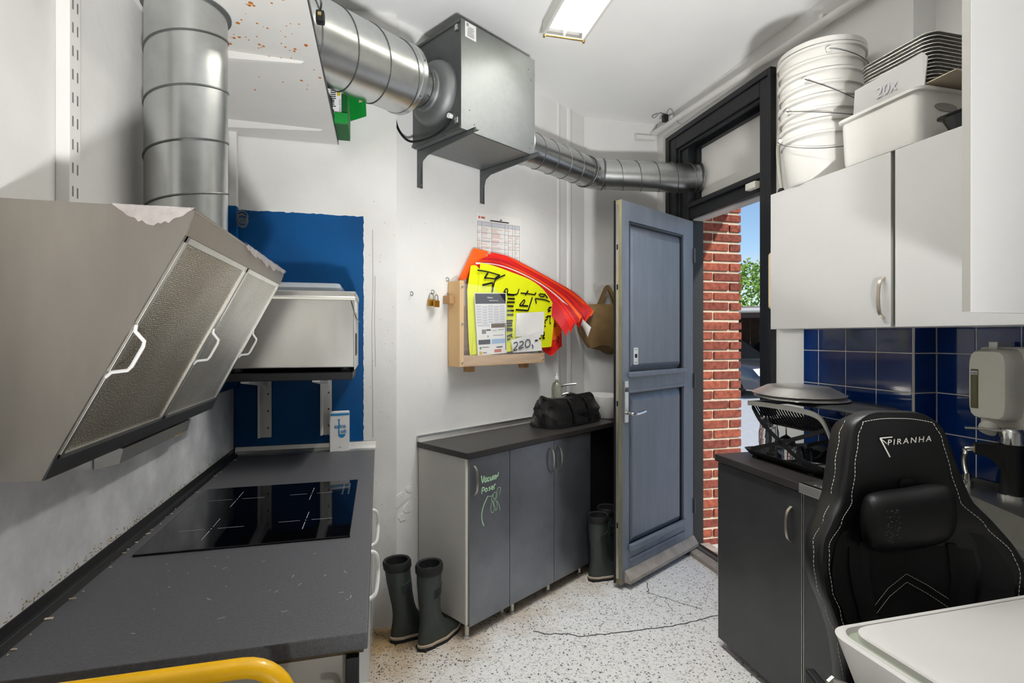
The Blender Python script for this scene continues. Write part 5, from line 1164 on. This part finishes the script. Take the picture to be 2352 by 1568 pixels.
# tap
TP = thing('kitchen_tap', (2.085, 1.299, .902), 'black tap with chrome lever and a bare metal hose', 'tap')
MB().lathe([(.040, .902), (.040, .916), (.036, .918)], (2.085, 1.299, 0), 28).build('base_ring', 'chrome', TP, True)
MB().lathe([(.033, .918), (.033, 1.06), (.035, 1.075), (.035, 1.085)], (2.085, 1.299, 0), 28).build('body', 'black_plastic', TP, True)
sd = V(-.67, .74, 0).normalized(); s2 = V(-sd.y, sd.x, 0); tp0 = V(2.085, 1.299, 0)
m = MB(); Ls = []
for q, zt, zb, hw in ((.0, 1.083, .96, .030), (.025, 1.083, .99, .027), (.05, 1.082, 1.025, .024), (.075, 1.081, 1.040, .022), (.098, 1.079, 1.042, .021)):
    c_ = tp0 + sd * q; Ls.append([c_ + s2 * hw + V(0, 0, zb), c_ - s2 * hw + V(0, 0, zb), c_ - s2 * hw + V(0, 0, zt), c_ + s2 * hw + V(0, 0, zt)])
m.loops(Ls); m.build('spout', 'black_plastic', TP)
MB().lathe([(.016, 0), (.016, .003)], tp0 + sd * .097 + V(0, 0, 1.06), 16, sd).build('socket_ring', 'lamp_gold', TP)
MB().lathe([(.034, 1.086), (.034, 1.125), (.026, 1.138)], (2.085, 1.299, 0), 28).build('lever_cap', 'chrome', TP, True)
MB().obox(tp0 + sd * .01 - s2 * .012 + V(0, 0, 1.126), sd * .115, s2 * .024, V(0, 0, .008), .003).build('lever', 'chrome', TP)
hp = smoothpath([tp0 + sd * .088 + V(0, 0, 1.060), tp0 + sd * .118 + V(0, 0, 1.057), V(2.020, 1.400, 1.043), V(2.042, 1.420, 1.015), V(2.062, 1.431, .980), V(2.076, 1.433, .948)], 9)
rs = [.0112 if i % 2 else .0098 for i in range(len(hp))]
MB().tube(hp, rs, 12).build('hose', 'chrome', TP, True)
MB().lathe([(.017, .902), (.017, .93), (.014, .932), (.014, .955)], (2.076, 1.433, 0), 18).build('hose_fitting', 'chrome', TP, True)
# soap dispenser
SO = thing('soap_dispenser', (2.11, 1.365, 1.11), 'cream wall soap dispenser with a dark sight window', 'soap dispenser')
MB().box(2.135, 2.160, 1.285, 1.435, 1.125, 1.415, .014, seg=3).build('back_plate', 'cream_plastic', SO)
m = MB(); Ls = []
for x, k_ in ((2.14, 1.0), (2.10, .98), (2.075, .93), (2.062, .84)):
    pts = []
    for i in range(40):
        th = 2 * PI * i / 40; c, s_ = math.cos(th), math.sin(th); q = (abs(c) ** 6 + abs(s_) ** 6) ** (-1 / 6)
        pts.append(V(x, 1.362 + c * q * .066 * k_, 1.282 + s_ * q * .126 * (1 - (1 - k_) * .5)))
    Ls.append(pts)
m.loops(Ls); m.build('cover', 'cream_plastic', SO, True)
sw = MB().box(2.0585, 2.066, 1.388, 1.412, 1.195, 1.335, .004).build('sight_window', 'soap_window', SO)
MB().box(2.0575, 2.0585, 1.388, 1.412, 1.315, 1.328).build('brand_label', 'label_paper', sw)
text('TORK', .0085, V(2.0574, 1.411, 1.3175), V(0, -1, 0), V(0, 0, 1), 'ink', sw, lift=.0002)
MB().lathe([(.025, 0), (.028, .012), (.026, .028)], V(2.085, 1.365, 1.140), 20, V(-.5, 0, -.6)).build('push_lever', 'cream_plastic', SO, True)
ky = MB().box(2.095, 2.102, 1.352, 1.378, 1.405, 1.432, .003).build('key', 'white_plastic', SO)
# upper cabinets
UC = []
def upper(y0, y1, lab, handle=None, opened=False):
    T = thing('wall_cabinet', (1.9, (y0 + y1) / 2, 1.484), lab, 'cabinet', 'white wall cabinets over the sink')
    bk = 2.045 if y0 > 1.4 else 2.16
    for y in (y0, y1 - .016): MB().box(1.772, bk, y, y + .016, 1.484, 2.10, .001).build('side_panel', 'cabinet_white', T)
    for z_ in (1.484, 2.084): MB().box(1.772, bk, y0 + .016, y1 - .016, z_, z_ + .016).build('top' if z_ > 2 else 'bottom', 'cabinet_white', T)
    MB().box(bk - .012, bk - .004, y0 + .016, y1 - .016, 1.5, 2.084).build('back', 'cabinet_white', T)
    if not opened:
        d = MB().box(1.75, 1.768, y0 + .004, y1, 1.484, 2.103, .0015).build('door', 'cabinet_white', T)
        MB().box(1.752, 1.7685, y0 + .0035, y0 + .0055, 1.486, 2.10).build('door_edge', 'cabinet_edge', d)
        if handle: bow_handle(d, V(1.75, handle, 1.515), V(-1, 0, 0), V(0, 1, 0), .148)
    else:
        d = MB().box(1.366, 1.760, y1 - .010, y1 + .010, 1.508, 2.62, .0015).build('open_door', 'cabinet_white', T)
        MB().box(1.3645, 1.3665, y1 - .009, y1 + .009, 1.51, 2.618).build('door_edge', 'cabinet_edge', d)
    return T
upper(1.452, 2.039, 'white wall cabinet with a bow handle, next to the yard door', 1.482)
upper(.965, 1.440, 'white wall cabinet without handle over the sink')
T3 = upper(.50, .945, 'tall white wall cabinet with its door standing open', None, True)
MB().box(1.772, 2.16, .50, .945, 2.10, 2.62, .002).build('upper_body', 'cabinet_white', T3)
# things on top of the wall cabinets
bc = V(1.868, 1.875, 2.103)
def bucket(zb, zt, i, lab):
    T = thing('plastic_bucket', bc + V(0, 0, zb), lab, 'bucket', 'stacked white buckets')
    H_ = zt - zb; r0, r1 = .130 + .004 * i, .156 + .002 * i
    def rr(h): return r0 + (r1 - r0) * h / H_
    prof = [(r0 - .006, 0), (r0, .006), (rr(H_ * .6), H_ * .6), (rr(H_ - .062), H_ - .062), (rr(H_ - .06) + .009, H_ - .060), (rr(H_ - .05) + .009, H_ - .052), (rr(H_ - .05) + .002, H_ - .050), (r1, H_ - .012), (r1 + .009, H_ - .011), (r1 + .010, H_ - .002), (r1 + .002, H_), (r1 - .004, H_ - .004), (r0 - .004, .012)]
    MB().lathe(prof, bc + V(0, 0, zb), 44).build('bucket_body', 'bucket_plastic', T, True)
    for th in (2.6 + i * .5, 5.74 + i * .5):
        c, s_ = math.cos(th), math.sin(th)
        MB().lathe([(.012, 0), (.012, .016)], bc + V(c * (r1 - .004), s_ * (r1 - .004), zt - .032), 12, V(c, s_, 0)).build('bail_lug', 'bucket_plastic', T, True)
    th0 = 2.6 + i * .5; pts = []
    sag = (.10, .07, .12, .05)[i % 4]
    for k_ in range(17):
        a = th0 + PI * k_ / 16; pts.append(bc + V(math.cos(a) * (r1 + .016), math.sin(a) * (r1 + .016), zt - .032 - sag * math.sin(PI * k_ / 16)))
    MB().tube(pts, .0018, 6).build('wire_bail', 'steel_dark', T, True)
bucket(0, .245, 0, 'white plastic bucket at the bottom of the stack')
bucket(.10, .345, 1, 'white plastic bucket second from the bottom of the stack')
bucket(.20, .445, 2, 'white plastic bucket third from the bottom of the stack')
bucket(.30, .545, 3, 'white plastic bucket on top, under the lid')
tag(MB().lathe([(.160, 0), (.168, .004), (.169, .022), (.160, .028), (.10, .025), (.02, .025)], bc + V(0, 0, .547), 44).build('bucket_lid', 'bucket_plastic', smooth=True), 'round white lid closing the bucket stack', 'lid')
TB = thing('storage_tub', (1.87, 1.5, 2.103), 'white plastic tub on the wall cabinets', 'tub')
def rrect(cx_, cy_, hx_, hy_, r, z_, n=6):
    L = []
    for sx, sy, a0 in ((1, 1, 0), (-1, 1, PI / 2), (-1, -1, PI), (1, -1, 1.5 * PI)):
        for k_ in range(n + 1): a = a0 + PI / 2 * k_ / n; L.append(V(cx_ + sx * (hx_ - r) + r * math.cos(a), cy_ + sy * (hy_ - r) + r * math.sin(a), z_))
    return L
tcx, tcy = 1.878, 1.505
MB().loops([rrect(tcx, tcy, .128, .148, .03, 2.104), rrect(tcx, tcy, .132, .152, .03, 2.115), rrect(tcx, tcy, .138, .156, .03, 2.272), rrect(tcx, tcy, .147, .166, .034, 2.274), rrect(tcx, tcy, .148, .167, .034, 2.284), rrect(tcx, tcy, .140, .158, .032, 2.286), rrect(tcx, tcy, .134, .150, .03, 2.270), rrect(tcx, tcy, .126, .146, .03, 2.12)]).build('tub_body', 'bucket_plastic', TB, True)
hs = MB().prism([(tcx - .02 + .05 * math.cos(a), tcy - .1575, 2.225 + .014 * math.sin(a)) for a in [2 * PI * k_ / 20 for k_ in range(20)]], V(0, .002, 0)).build('hand_hole', 'cabinet_edge', TB)
# cardboard carton with foil trays
CC = thing('carton', (1.87, 1.48, 2.122), 'torn white carton in the tub, full of foil trays', 'carton')
MB().prism([(1.770, 1.355, 2.285), (1.765, 1.340, 2.38), (1.768, 1.360, 2.405), (1.768, 1.615, 2.392), (1.775, 1.63, 2.29)], V(.004, 0, 0)).build('front_flap', 'cabinet_white', CC)
MB().box(1.775, 1.98, 1.37, 1.625, 2.122, 2.295).build('carton_body', 'cardboard', CC)
MB().prism([(1.775, 1.37, 2.296), (1.79, 1.27, 2.305), (1.98, 1.26, 2.30), (1.98, 1.37, 2.296)], V(0, 0, .003)).build('side_flap', 'cardboard', CC)
text('20x', .055, V(1.7665, 1.53, 2.322), V(0, -1, 0), V(0, .05, 1), 'ink_light', CC, shear=.2)
for i in range(14):
    zz = 2.2985 + i * .0125; f_ = .0006 * i
    m = MB(); m.loops([rrect(1.885, 1.475, .080 + f_, .110 + f_, .035, zz), rrect(1.885, 1.475, .088 + f_, .120 + f_, .038, zz + .0075), rrect(1.885, 1.475, .098 + f_, .130 + f_, .040, zz + .0080), rrect(1.885, 1.475, .098 + f_, .130 + f_, .040, zz + .0105), rrect(1.885, 1.475, .090 + f_, .122 + f_, .038, zz + .0110)])
    tag(m.build('foil_tray', 'crinkled_foil' if i % 2 else 'foil', smooth=True), 'foil tray in the stack standing in the carton, %s' % ('the topmost one' if i == 13 else 'below the topmost one'), 'foil tray', 'foil trays in the carton')
TY = thing('black_tray', (1.85, 1.20, 2.103), 'small black plastic tray at the end of the wall cabinet top', 'tray')
MB().loops([rrect(1.86, 1.20, .085, .085, .02, 2.104), rrect(1.86, 1.20, .103, .103, .025, 2.15), rrect(1.86, 1.20, .112, .112, .028, 2.152), rrect(1.86, 1.20, .112, .112, .028, 2.157), rrect(1.86, 1.20, .100, .100, .025, 2.155), rrect(1.86, 1.20, .082, .082, .02, 2.11)]).build('tray_body', 'black_gloss', TY, True)
BL_ = thing('door_bell', (2.0, 2.25, 2.12), 'round black bell on the wall beside the bucket stack', 'bell')
MB().lathe([(.004, 0), (.03, .004), (.046, .02), (.05, .04), (.046, .06), (.02, .07), (.016, .085), (.010, .095), (.002, .097)], (2.0, 2.255, 2.115), 24).build('dome', 'black_metal', BL_, True)
MB().box(2.0, 2.048, 2.245, 2.265, 2.15, 2.165).build('arm', 'black_metal', BL_)
PD = thing('towel_dispenser', (2.0, 2.18, 1.58), 'cream rounded dispenser fixed behind the wall cabinet end', 'dispenser')
MB().box(1.952, 2.047, 2.06, 2.305, 1.588, 1.888, .03, seg=4).build('cover', 'cream_shade', PD, True)

# ------------------------------------------------------------------ dish rack and dishes on the short worktop
DR = thing('dish_rack', (1.83, 1.87, .90), 'two-level dish rack with black drip tray and slatted basket', 'dish rack')
rx, ry, hx_, hy_ = 1.825, 1.865, .185, .225
MB().loops([rrect(rx, ry, hx_ - .03, hy_ - .03, .03, .906), rrect(rx, ry, hx_ - .012, hy_ - .012, .035, .913), rrect(rx, ry, hx_ + .004, hy_ + .004, .04, .934), rrect(rx, ry, hx_ + .006, hy_ + .006, .04, .937), rrect(rx, ry, hx_ - .004, hy_ - .004, .036, .935), rrect(rx, ry, hx_ - .022, hy_ - .022, .03, .916)]).build('drip_tray', 'black_plastic', DR, True)
for i in range(22):
    y = ry - hy_ + .04 + i * .0175; MB().box(rx - hx_ + .03, rx + hx_ - .03, y, y + .005, .915, .921).build('tray_rib', 'black_plastic', DR)
for y in (1.70, 2.02): MB().box(1.66, 1.99, y, y + .03, .9003, .907).build('foot', 'black_plastic', DR)
# upper basket
zt = 1.145
for x in (1.655, 1.985):
    m = MB(); pts = smoothpath([V(x, 2.07, zt), V(x, 1.98, zt + .004), V(x, 1.80, zt + .006), V(x, 1.70, zt), V(x, 1.655, zt - .02), V(x, 1.62, zt - .075), V(x, 1.605, zt - .13)], 6); Ls = []
    for p_ in pts: Ls.append([p_ + V(-.004, 0, -.010), p_ + V(.004, 0, -.010), p_ + V(.004, 0, .010), p_ + V(-.004, 0, .010)])
    m.loops(Ls); m.build('basket_rim', 'aluminium', DR, True)
MB().box(1.655, 1.985, 2.062, 2.075, zt - .012, zt + .010, .003).build('basket_end', 'aluminium', DR)
for i in range(25):
    y = 2.05 - i * .0165; MB().prism([(1.662, y, zt - .006), (1.700, y - .012, zt - .075), (1.705, y - .012, zt - .075), (1.668, y, zt - .006)], V(0, .005, 0)).build('basket_slat', 'black_plastic', DR)
for i in range(20):
    y = 2.05 - i * .021; MB().box(1.70, 1.97, y, y + .006, zt - .079, zt - .074).build('floor_slat', 'black_plastic', DR)
for x in (1.70, 1.965): MB().box(x, x + .012, 1.62, 2.06, zt - .084, zt - .076).build('floor_rail', 'black_plastic', DR)
for x in (1.664, 1.976):
    m = MB(); Ls = []
    for p_ in smoothpath([V(x, 2.055, zt - .015), V(x, 2.0, 1.07), V(x, 1.88, 1.0), V(x, 1.78, .952), V(x, 1.70, .938), V(x, 1.66, .935)], 6): Ls.append([p_ + V(-.003, 0, -.009), p_ + V(.003, 0, -.009), p_ + V(.003, 0, .009), p_ + V(-.003, 0, .009)])
    m.loops(Ls); m.build('folding_leg', 'black_metal', DR, True)
    m = MB(); Ls = []
    for p_ in smoothpath([V(x, 1.64, zt - .05), V(x, 1.72, 1.06), V(x, 1.90, .99), V(x, 2.03, .945), V(x, 2.06, .93)], 6): Ls.append([p_ + V(-.003, 0, -.009), p_ + V(.003, 0, -.009), p_ + V(.003, 0, .009), p_ + V(-.003, 0, .009)])
    m.loops(Ls); m.build('folding_leg', 'black_metal', DR, True)
def dish(nm, c, rx_, ry_, prof, m_, lab, tilt=(0, 0), rot=0):
    mb = MB(); L = []
    for r, h in prof:
        ring = []
        for k_ in range(48):
            th = 2 * PI * k_ / 48; a, b_ = rx_ * r * math.cos(th), ry_ * r * math.sin(th); a, b_ = a * math.cos(rot) - b_ * math.sin(rot), a * math.sin(rot) + b_ * math.cos(rot)
            ring.append(V(c[0] + a, c[1] + b_, c[2] + h + a * tilt[0] + b_ * tilt[1]))
        L.append(ring)
    mb.loops(L); return tag(mb.build(nm, m_, smooth=True), lab, 'platter', 'platters on the dish rack')
pf_ = [(1.0, 0), (1.01, .003), (.97, .006), (.72, .030), (.68, .034), (.02, .035), (.02, .031), (.68, .030), (.95, .002)]
dish('serving_platter', (1.87, 1.80, 1.158), .165, .26, [(1, 0), (1.01, .003), (.9, .012), (.7, .016), (.02, .016), (.02, .012), (.7, .010), (.95, -.001)], 'steel_dark', 'long dark metal platter lowest on the dish rack', (-.02, .02), .25)
dish('serving_platter', (1.80, 1.915, 1.182), .185, .19, pf_, 'platter_steel', 'round steel platter in the middle of the three', (-.01, .02))
dish('serving_platter', (1.795, 1.925, 1.198), .182, .19, pf_, 'platter_steel', 'shiny round steel platter lying on top of the dish rack', (0, .012))
# glasses upside down on the tray
def tumbler(x, y, z_, r0, r1, h, lab):
    tag(MB().lathe([(r1, 0), (r1 - .002, .0), (r0 - .002, h - .008), (.001, h - .008), (.001, h), (r0, h), (r0 + .001, h * .8), (r0 + .004, h * .55), (r1, .05), (r1, 0)], (x, y, z_), 32, cap=False).build('tumbler', 'glass', smooth=True), lab, 'glass', 'glasses on the dish rack')
tumbler(1.70, 1.992, .9225, .029, .040, .125, 'lower tumbler upside down on the drip tray')
tumbler(1.70, 1.992, .972, .033, .046 - .004, .125, 'upper tumbler stacked upside down on the other')
WG = MB().lathe([(.034, 0), (.0325, 0), (.040, .035), (.041, .055), (.032, .082), (.012, .096), (.006, .100), (.003, .104), (.003, .170), (.010, .176), (.034, .180), (.034, .182), (.010, .184), (.001, .184)][::1], (1.715, 1.905, .9225), 32, cap=False)
WG.lathe([(.0325, 0), (.0385, .035), (.0395, .055), (.0305, .080), (.010, .094), (.001, .095)], (1.715, 1.905, .9225), 32, cap=False)
tag(WG.build('wine_glass', 'glass', smooth=True), 'wine glass upside down with its foot up', 'glass', 'glasses on the dish rack')
SCS = thing('kitchen_scissors', (1.76, 1.78, .921), 'open kitchen scissors with black handles on the drip tray', 'scissors')
MB().obox(V(1.700, 1.79, .9235), V(.018, .040, .058), V(.012, 0, 0), V(0, -.002, .002)).build('blade', 'chrome', SCS)
MB().obox(V(1.725, 1.775, .9235), V(.030, .045, .058), V(.012, 0, 0), V(0, -.002, .002)).build('blade', 'chrome', SCS)
MB().tube([V(1.712, 1.785, .929), V(1.73, 1.74, .932), V(1.77, 1.70, .930)], .008, 10).build('handle', 'black_plastic', SCS, True)
MB().tube([V(1.745, 1.79, .934), V(1.79, 1.80, .945), V(1.83, 1.81, .965)], .008, 10).build('handle', 'black_plastic', SCS, True)
KN = thing('kitchen_knife', (1.75, 1.71, .921), 'black-handled knife lying along the drip tray edge', 'knife')
MB().tube([V(1.685, 1.745, .930), V(1.75, 1.72, .930), V(1.80, 1.70, .931)], [.008, .009, .007], 10).build('handle', 'black_plastic', KN, True)
MB().prism([(1.80, 1.70, .924), (1.80, 1.70, .940), (1.93, 1.66, .938), (1.945, 1.655, .928)], V(.0005, .0016, 0)).build('blade', 'chrome', KN)
WH = thing('whisk', (1.74, 1.685, .921), 'steel whisk with a round handle at the near tray edge', 'whisk')
MB().tube([V(1.668, 1.685, .938), V(1.745, 1.668, .938)], .0095, 14).build('handle', 'steel', WH, True)
for k_ in (-1, 0, 1): MB().tube(smoothpath([V(1.745, 1.668, .938), V(1.79, 1.66 + k_ * .02, .945), V(1.83, 1.65 + k_ * .022, .945), V(1.85, 1.648, .940)], 5), .0012, 6).build('wire', 'chrome', WH, True)
WB_ = MB()

# ================================================================== GAMING CHAIR
CH0 = V(1.305, 1.070, 0); CA_ = V(.954, -.300, 0); CN = V(-.300, -.954, 0)
CHR = thing('gaming_chair', V(1.22, .93, 0), 'black leather gaming chair with white stitching and a lumbar cushion', 'chair')
def lerp_tab(tab, z_):
    if z_ <= tab[0][0]: return tab[0][1]
    for (a, va), (b_, vb) in zip(tab, tab[1:]):
        if z_ <= b_: k_ = (z_ - a) / (b_ - a); k_ = k_ * k_ * (3 - 2 * k_); return va + (vb - va) * k_
    return tab[-1][1]
HW = [(.46, .175), (.60, .18), (.70, .192), (.777, .218), (.835, .240), (.885, .246), (.93, .238), (.985, .203), (1.035, .165), (1.11, .147), (1.19, .130), (1.225, .112), (1.245, .085), (1.255, .05)]
FLR = [(.46, .07), (.70, .075), (.88, .085), (.98, .055), (1.05, .022), (1.15, .012), (1.255, .0)]
THK = [(.46, .10), (.9, .10), (1.05, .10), (1.2, .095), (1.255, .03)]
def lean(z_): return .14 * (1.25 - z_) * .55
def CS(s_, z_, off=0):    # front of the backrest: s across (-1..1), z height
    hw = lerp_tab(HW, z_); fl2 = lerp_tab(FLR, z_)
    return CH0 + CA_ * (s_ * hw) + CN * (lean(z_) + fl2 * abs(s_) ** 2.4 - .018 * (abs(s_) > .93) * ((abs(s_) - .93) / .07) ** 2 + off) + V(0, 0, z_)
zs = [.46, .52, .58, .64, .70, .74, .78, .82, .85, .885, .92, .95, .98, 1.005, 1.03, 1.06, 1.10, 1.14, 1.18, 1.205, 1.225, 1.238, 1.248, 1.255]
L = []
fs_ = [-1, -.97, -.92, -.85, -.7, -.5, -.25, 0, .25, .5, .7, .85, .92, .97, 1]
for z_ in zs:
    th_ = lerp_tab(THK, z_); hw = lerp_tab(HW, z_)
    r = [CS(s_, z_) for s_ in fs_]
    r += [CS(s_, z_, -th_ * k_) for s_, k_ in ((1.02, .35), (1.0, .75), (.93, .95), (.7, 1.05), (.3, 1.15), (0, 1.18), (-.3, 1.15), (-.7, 1.05), (-.93, .95), (-1.0, .75), (-1.02, .35))]
    L.append(r)
MB().loops(L).build('backrest', 'leather', CHR, True, sub=1)
# inset centre panel and perforated wing panels
MB().slab(lambda a, b_: CS(-.62 + 1.24 * a, .50 + .42 * b_, .001), 12, 12, CN * .004).build('centre_panel', 'fabric_black', CHR, True)
def wing(sg):
    return MB().grid(lambda a, b_: CS(sg * (.66 + .22 * a * math.sin(PI * (.15 + .7 * b_))), .70 + .26 * b_, .003), 8, 12).build('wing_panel', 'fabric_black', CHR, True)
wing(1); wing(-1)
# stitching: short dashes along the seams
m = MB()
def dashes(P, w=.0007, step=.0062, duty=.68):
    acc = 0; seg = []
    for a, b_ in zip(P, P[1:]):
        Ln = (b_ - a).length; n_ = max(1, int(Ln / step))
        for k_ in range(n_): m.tube([a.lerp(b_, k_ / n_), a.lerp(b_, (k_ + duty) / n_)], w, 4)
zz = [.50 + .01 * k_ for k_ in range(74)]
for sg in (-1, 1):
    dashes([CS(sg * (.80 if z_ > 1.03 else .80 + .1 * min(1, (1.03 - z_) / .1)), z_, .0035) for z_ in zz])
    dashes([CS(sg * 1.012, z_, -.012) for z_ in zz])
dashes([CS(s_, 1.238 - .02 * abs(s_) ** 3, .002) for s_ in [-.8 + .05 * k_ for k_ in range(33)]])
for zb in (.845, .825, .705, .69):
    if zb > .8: dashes([CS(-.42, zb - .075, .0065), CS(-.2, zb - .03, .0065), CS(.0, zb + .005, .0065)]); dashes([CS(.0, zb + .005, .0065), CS(.2, zb - .02, .0065), CS(.42, zb - .05, .0065)])
    else: dashes([CS(-.42, zb - .085, .0065), CS(-.2, zb - .035, .0065), CS(.0, zb + .005, .0065)]); dashes([CS(.0, zb + .005, .0065), CS(.2, zb - .02, .0065), CS(.42, zb - .05, .0065)])
sto = m.build('stitching', 'stitch', CHR, weld=False); sto['kind'] = 'stuff'
# embroidered lettering and mark
tz = 1.170; to = CS(-.24, tz, .006)
tax = (CS(.45, tz + .010, .006) - to).normalized()
text('PIRANHA', .021, to, tax, V(0, 0, 1) - CN * -.06, 'stitch', CHR, lift=.001, spacing=1.34, shear=.05)
m = MB(); e0_ = CS(-.37, tz + .018, .006)
ribbon(m, [e0_, CS(-.13, tz + .021, .0062)], .0028, CN); ribbon(m, [e0_, CS(-.18, tz - .030, .0062)], .0035, CN); ribbon(m, [e0_, CS(-.24, tz + .004, .0062)], .002, CN)
m.build('embroidered_mark', 'stitch', CHR)
# lumbar cushion
cz = .995; m = MB(); Ls = []
for k_ in range(17):
    a = -1 + 2 * k_ / 16; e_ = (1 - abs(a) ** 4) ** .5 if abs(a) < 1 else 0; ring = []
    hh = .075 * (.55 + .45 * e_) * (1 if abs(a) < 1 else .3); dp = .048 * max(.12, e_)
    cc = CS((a * .72 - .10) * .158 / lerp_tab(HW, cz), cz, .035) + V(0, 0, .012 * abs(a) ** 2 + .018 * a)
    for q in range(20):
        th = 2 * PI * q / 20; c, s_ = math.cos(th), math.sin(th); kk = (abs(c) ** 2.6 + abs(s_) ** 2.6) ** (-1 / 2.6)
        ring.append(cc + V(0, 0, hh * s_ * kk) + CN * (dp * c * kk))
    Ls.append(ring)
cu = MB().loops(Ls).build('lumbar_cushion', 'leather_soft', CHR, True, sub=1)
m = MB()
for k_ in range(60):
    q1 = random.uniform(-.62, -.36); q2 = random.uniform(-.045, .04)
    p_ = CS(q1 * .72 * .158 / lerp_tab(HW, cz) / .72, cz, .083) + V(0, 0, q2); m.lathe([(.0007, 0), (.0007, .0006)], p_, 5, CN)
pp = m.build('perforations', 'ink_grey', cu); pp['kind'] = 'stuff'
for sg in (-1, 1):
    m = MB(); ribbon(m, [CS(sg * .45, z_, .008) for z_ in (.93, .85, .75, .65, .55)], .022, CN); m.build('cushion_strap', 'fabric_black', CHR)
MB().lathe([(.016, 0), (.018, .004), (.010, .006)], CS(.08, 1.07, .004), 18, CN).build('slot_ring', 'black_plastic', CHR, True)
# seat and base
sc_ = CH0 + CN * .33
def SE(a, b_, c): return sc_ + CA_ * a + CN * b_ + V(0, 0, c)
MB().box(-.25, .25, -.24, .25, .42, .52, .035, SE, seg=3).build('seat', 'leather', CHR, True)
for sg in (-1, 1): MB().box(sg * .25 - .04, sg * .25 + .04, -.22, .22, .44, .56, .03, SE, seg=3).build('seat_bolster', 'leather', CHR, True)
for sg in (-1, 1): MB().box(sg * .235 - .012, sg * .235 + .012, -.30, -.12, .40, .60, .006, SE).build('hinge_bracket', 'black_metal', CHR)
MB().lathe([(.03, .12), (.03, .30), (.022, .30), (.022, .42)], sc_, 20).build('gas_lift', 'black_metal', CHR, True)
for k_ in range(5):
    a = 2 * PI * k_ / 5 + .4; d_ = V(math.cos(a), math.sin(a), 0)
    lg = MB().tube([sc_ + V(0, 0, .14), sc_ + d_ * .16 + V(0, 0, .12), sc_ + d_ * .29 + V(0, 0, .085)], [.03, .024, .018], 10).build('base_arm', 'black_plastic', CHR, True)
    MB().lathe([(.026, -.02), (.03, 0), (.026, .02)], sc_ + d_ * .29 + V(0, 0, .032), 16, V(-d_.y, d_.x, 0)).build('caster', 'rubber', lg, True)

# ================================================================== WHITE TABLE IN FRONT
TW = thing('white_table', (1.2, .55, 0), 'white moulded table with an inset top in the near right corner', 'table')
tx, ty, thx, thy = 1.195, .52, .305, .365
MB().loops([rrect(tx, ty, thx - .055, thy - .05, .03, .66), rrect(tx, ty, thx - .002, thy - .002, .045, .842), rrect(tx, ty, thx, thy, .045, .848), rrect(tx, ty, thx - .006, thy - .006, .042, .852), rrect(tx, ty, thx - .020, thy - .012, .036, .850), rrect(tx, ty, thx - .024, thy - .016, .034, .838)]).build('moulded_frame', 'table_white', TW, True)
MB().loops([rrect(tx, ty, thx - .022, thy - .014, .034, .836), rrect(tx, ty, thx - .022, thy - .014, .034, .840)]).build('groove', 'greenish_gap', TW, True)
MB().loops([rrect(tx + .006, ty, thx - .034, thy - .020, .04, .835), rrect(tx + .006, ty, thx - .034, thy - .020, .04, .852), rrect(tx + .006, ty, thx - .037, thy - .023, .04, .855)]).build('inset_top', 'table_white', TW, True)
for x in (tx - .2, tx + .2):
    for y in (ty - .27, ty + .25): MB().tube([V(x, y, .66), V(x, y, 0)], .016, 12).build('leg', 'aluminium', TW, True)
br = MB(); br.prism([(.875, .852, .775), (.862, .852, .768), (.862, .852, .735), (.875, .852, .735)], V(.0, -.006, 0)); br.obox(V(.868, .852, .772), V(.16, -.17, -.02), V(.004, .004, 0), V(0, 0, -.032)); bro = br.build('fold_bracket', 'steel', TW)
MB().lathe([(.005, 0), (.005, .002)], V(.8675, .8525, .752), 10, V(0, 1, 0)).build('bolt', 'steel_dark', bro)
